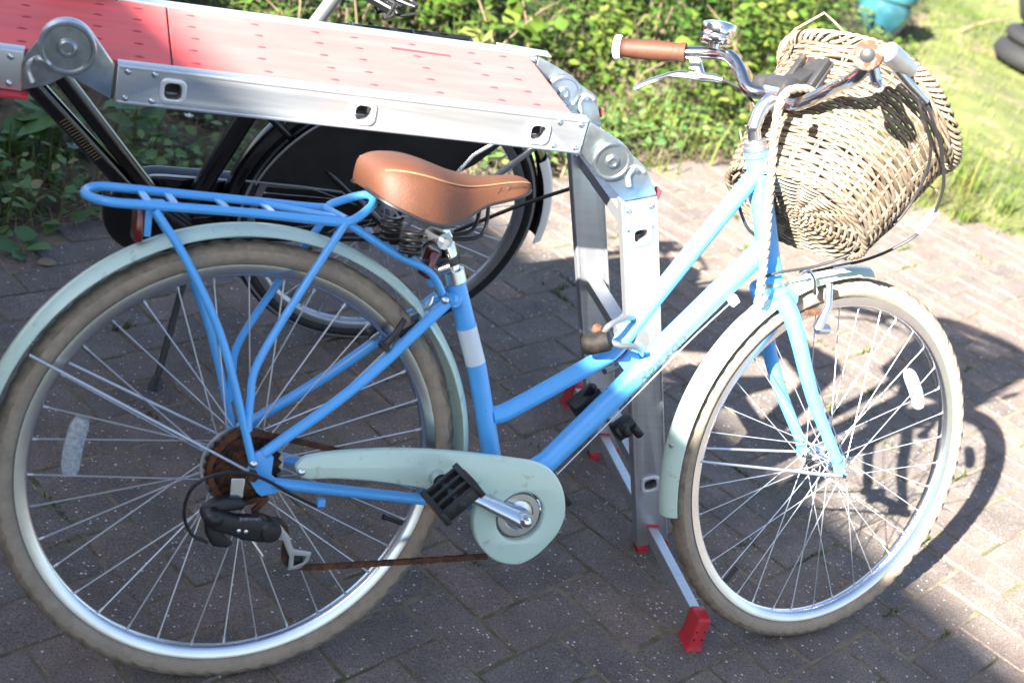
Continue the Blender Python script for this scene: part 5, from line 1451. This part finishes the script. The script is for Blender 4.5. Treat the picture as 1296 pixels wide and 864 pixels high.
for r_ in range(NR_):
    h = .03 + .90 * (r_ + .5) / NR_; ph = PI * (r_ % 2); wob = br.uniform(0, 6.28)
    pts = []
    for i in range(SEG):
        t = 2 * PI * i / SEG
        o = .0024 * math.cos(NS_ * t / 2 + ph)
        hh = h + .0045 * math.sin(3 * t + wob) + .003 * math.sin(7 * t + wob * 2)
        pts.append(bpnt(t, hh, o))
    # an odd number of stakes: each row crosses them alternately, closed by a short overlap
    rad = br.uniform(.0029, .0038)
    s_.tube(pts, rad, 5, closed=True)
side = s_.build("side_weave", 'cane', bask, 60, fix=False); tag(side, kind="stuff")
def tint_attr(o, per, n):
    tv = []
    for _ in range(n):
        base = br.random(); run = 0; cur = base
        for i in range(per):
            if run <= 0: cur = min(1, max(0, base + br.gauss(0, .22))); run = br.randint(60, 260)
            run -= 1; tv.append(cur)
    tv = (tv + [.5] * len(o.data.vertices))[:len(o.data.vertices)]
    o.data.attributes.new("tint", 'FLOAT', 'POINT').data.foreach_set("value", tv)
tint_attr(side, SEG * 5, NR_)
for k in range(NS_):
    t = 2 * PI * (k + .5) / NS_ * 1.0
    t = 2 * PI * k / NS_
    q = MB()
    for dt_ in (-.011, .011): q.tube([bpnt(t + dt_ + br.uniform(-.006, .006) * i_, i_ / 8, .0) for i_ in range(9)], .0021, 6)
    tint_attr(q.build("stake", 'cane', bask, 60, fix=False), 54, 2)
q = MB()
for k in range(4):
    pts = []
    for i in range(200):
        t = 2 * PI * i / 200; a = t * 19 + k * PI / 2; pts.append(bpnt(t, .965 + .030 * math.sin(a) , .0055 + .0085 * math.cos(a)))
    q.tube(pts, .0036, 6, closed=True)
for k in range(3):
    pts = [bpnt(2 * PI * i / 160, .895 + .012 * k + .006 * math.sin(2 * PI * i / 160 * 9 + k), .003 + .003 * math.cos(2 * PI * i / 160 * 14 + k * 2.1)) for i in range(160)]
    q.tube(pts, .003, 6, closed=True)
tint_attr(q.build("rim_braid", 'cane', bask, 60, fix=False), 1200, 8)
q = MB()
for k in range(3):
    pts = []
    for i in range(160):
        t = 2 * PI * i / 160; a = t * 16 + k * 2.094; pts.append(bpnt(t, .012 + .010 * math.sin(a), .001 + .0035 * math.cos(a)))
    q.tube(pts, .0030, 6, closed=True)
tint_attr(q.build("base_braid", 'cane', bask, 60, fix=False), 960, 3)
q = MB(); nb = 17
for r_ in range(1, 20):
    f_ = r_ / 20.0; ph = PI * (r_ % 2); pts = []
    wob = br.uniform(0, 6.28)
    for i in range(96):
        t = 2 * PI * i / 96; x, y = sup(t, .110 * f_, .130 * f_, 2.2)
        f2 = 1 + .012 * math.sin(4 * t + wob)
        pts.append(BC + BM @ Vector((x * f2, y * f2, -BH / 2 + .003 + .0030 * math.cos(nb * t / 2 * 2 * .5 + ph))))
    q.tube(pts, br.uniform(.0026, .0033), 6, closed=True)
bw = q.build("base_weave", 'cane', bask, 60, fix=False); tint_attr(bw, 576, 19); tag(bw, kind="stuff")
q = MB()
for k in range(nb):
    t = 2 * PI * k / nb; x, y = sup(t, .110, .130, 2.2); q.tube([BC + BM @ Vector((0, 0, -BH / 2 + .003)), BC + BM @ Vector((x, y, -BH / 2 + .003))], .0021, 5)
tint_attr(q.build("base_stakes", 'cane', bask, 60, fix=False), 20, 17)
q = MB()
for _ in range(26):
    t = br.uniform(0, 6.28); h = br.choice((br.uniform(.05, .95), br.uniform(.9, 1))); p0 = bpnt(t, h, .004); p1 = bpnt(t + br.uniform(-.05, .05), h + br.uniform(-.03, .06), .006 + br.uniform(.004, .016))
    q.tube([p0, p0.lerp(p1, .5) + V((br.gauss(0, .002), 0, br.gauss(0, .002))), p1], [.0017, .0015, .0007], 5)
fe = q.build("frayed_end", 'drystem', bask, 60, fix=False); tag(fe, kind="stuff")
q = MB(); q.tube([(0.8687,0.05,1.0751), (0.8936,0.06,1.109), (0.9462,0.06,1.1436), (0.9634,0.05,1.132), (0.9836,0.04,1.1154)], [.0024, .0024, .0028, .0022, .0018], 6); q.build("stray_cane", 'drystem', bask, 60)
q = MB(); q.tube([(0.8437,-0.09,0.9792), (0.848,-0.09,0.9618)], [.0075, .0085], 10); tint_attr(q.build("peg", 'cane', bask), 20, 1)
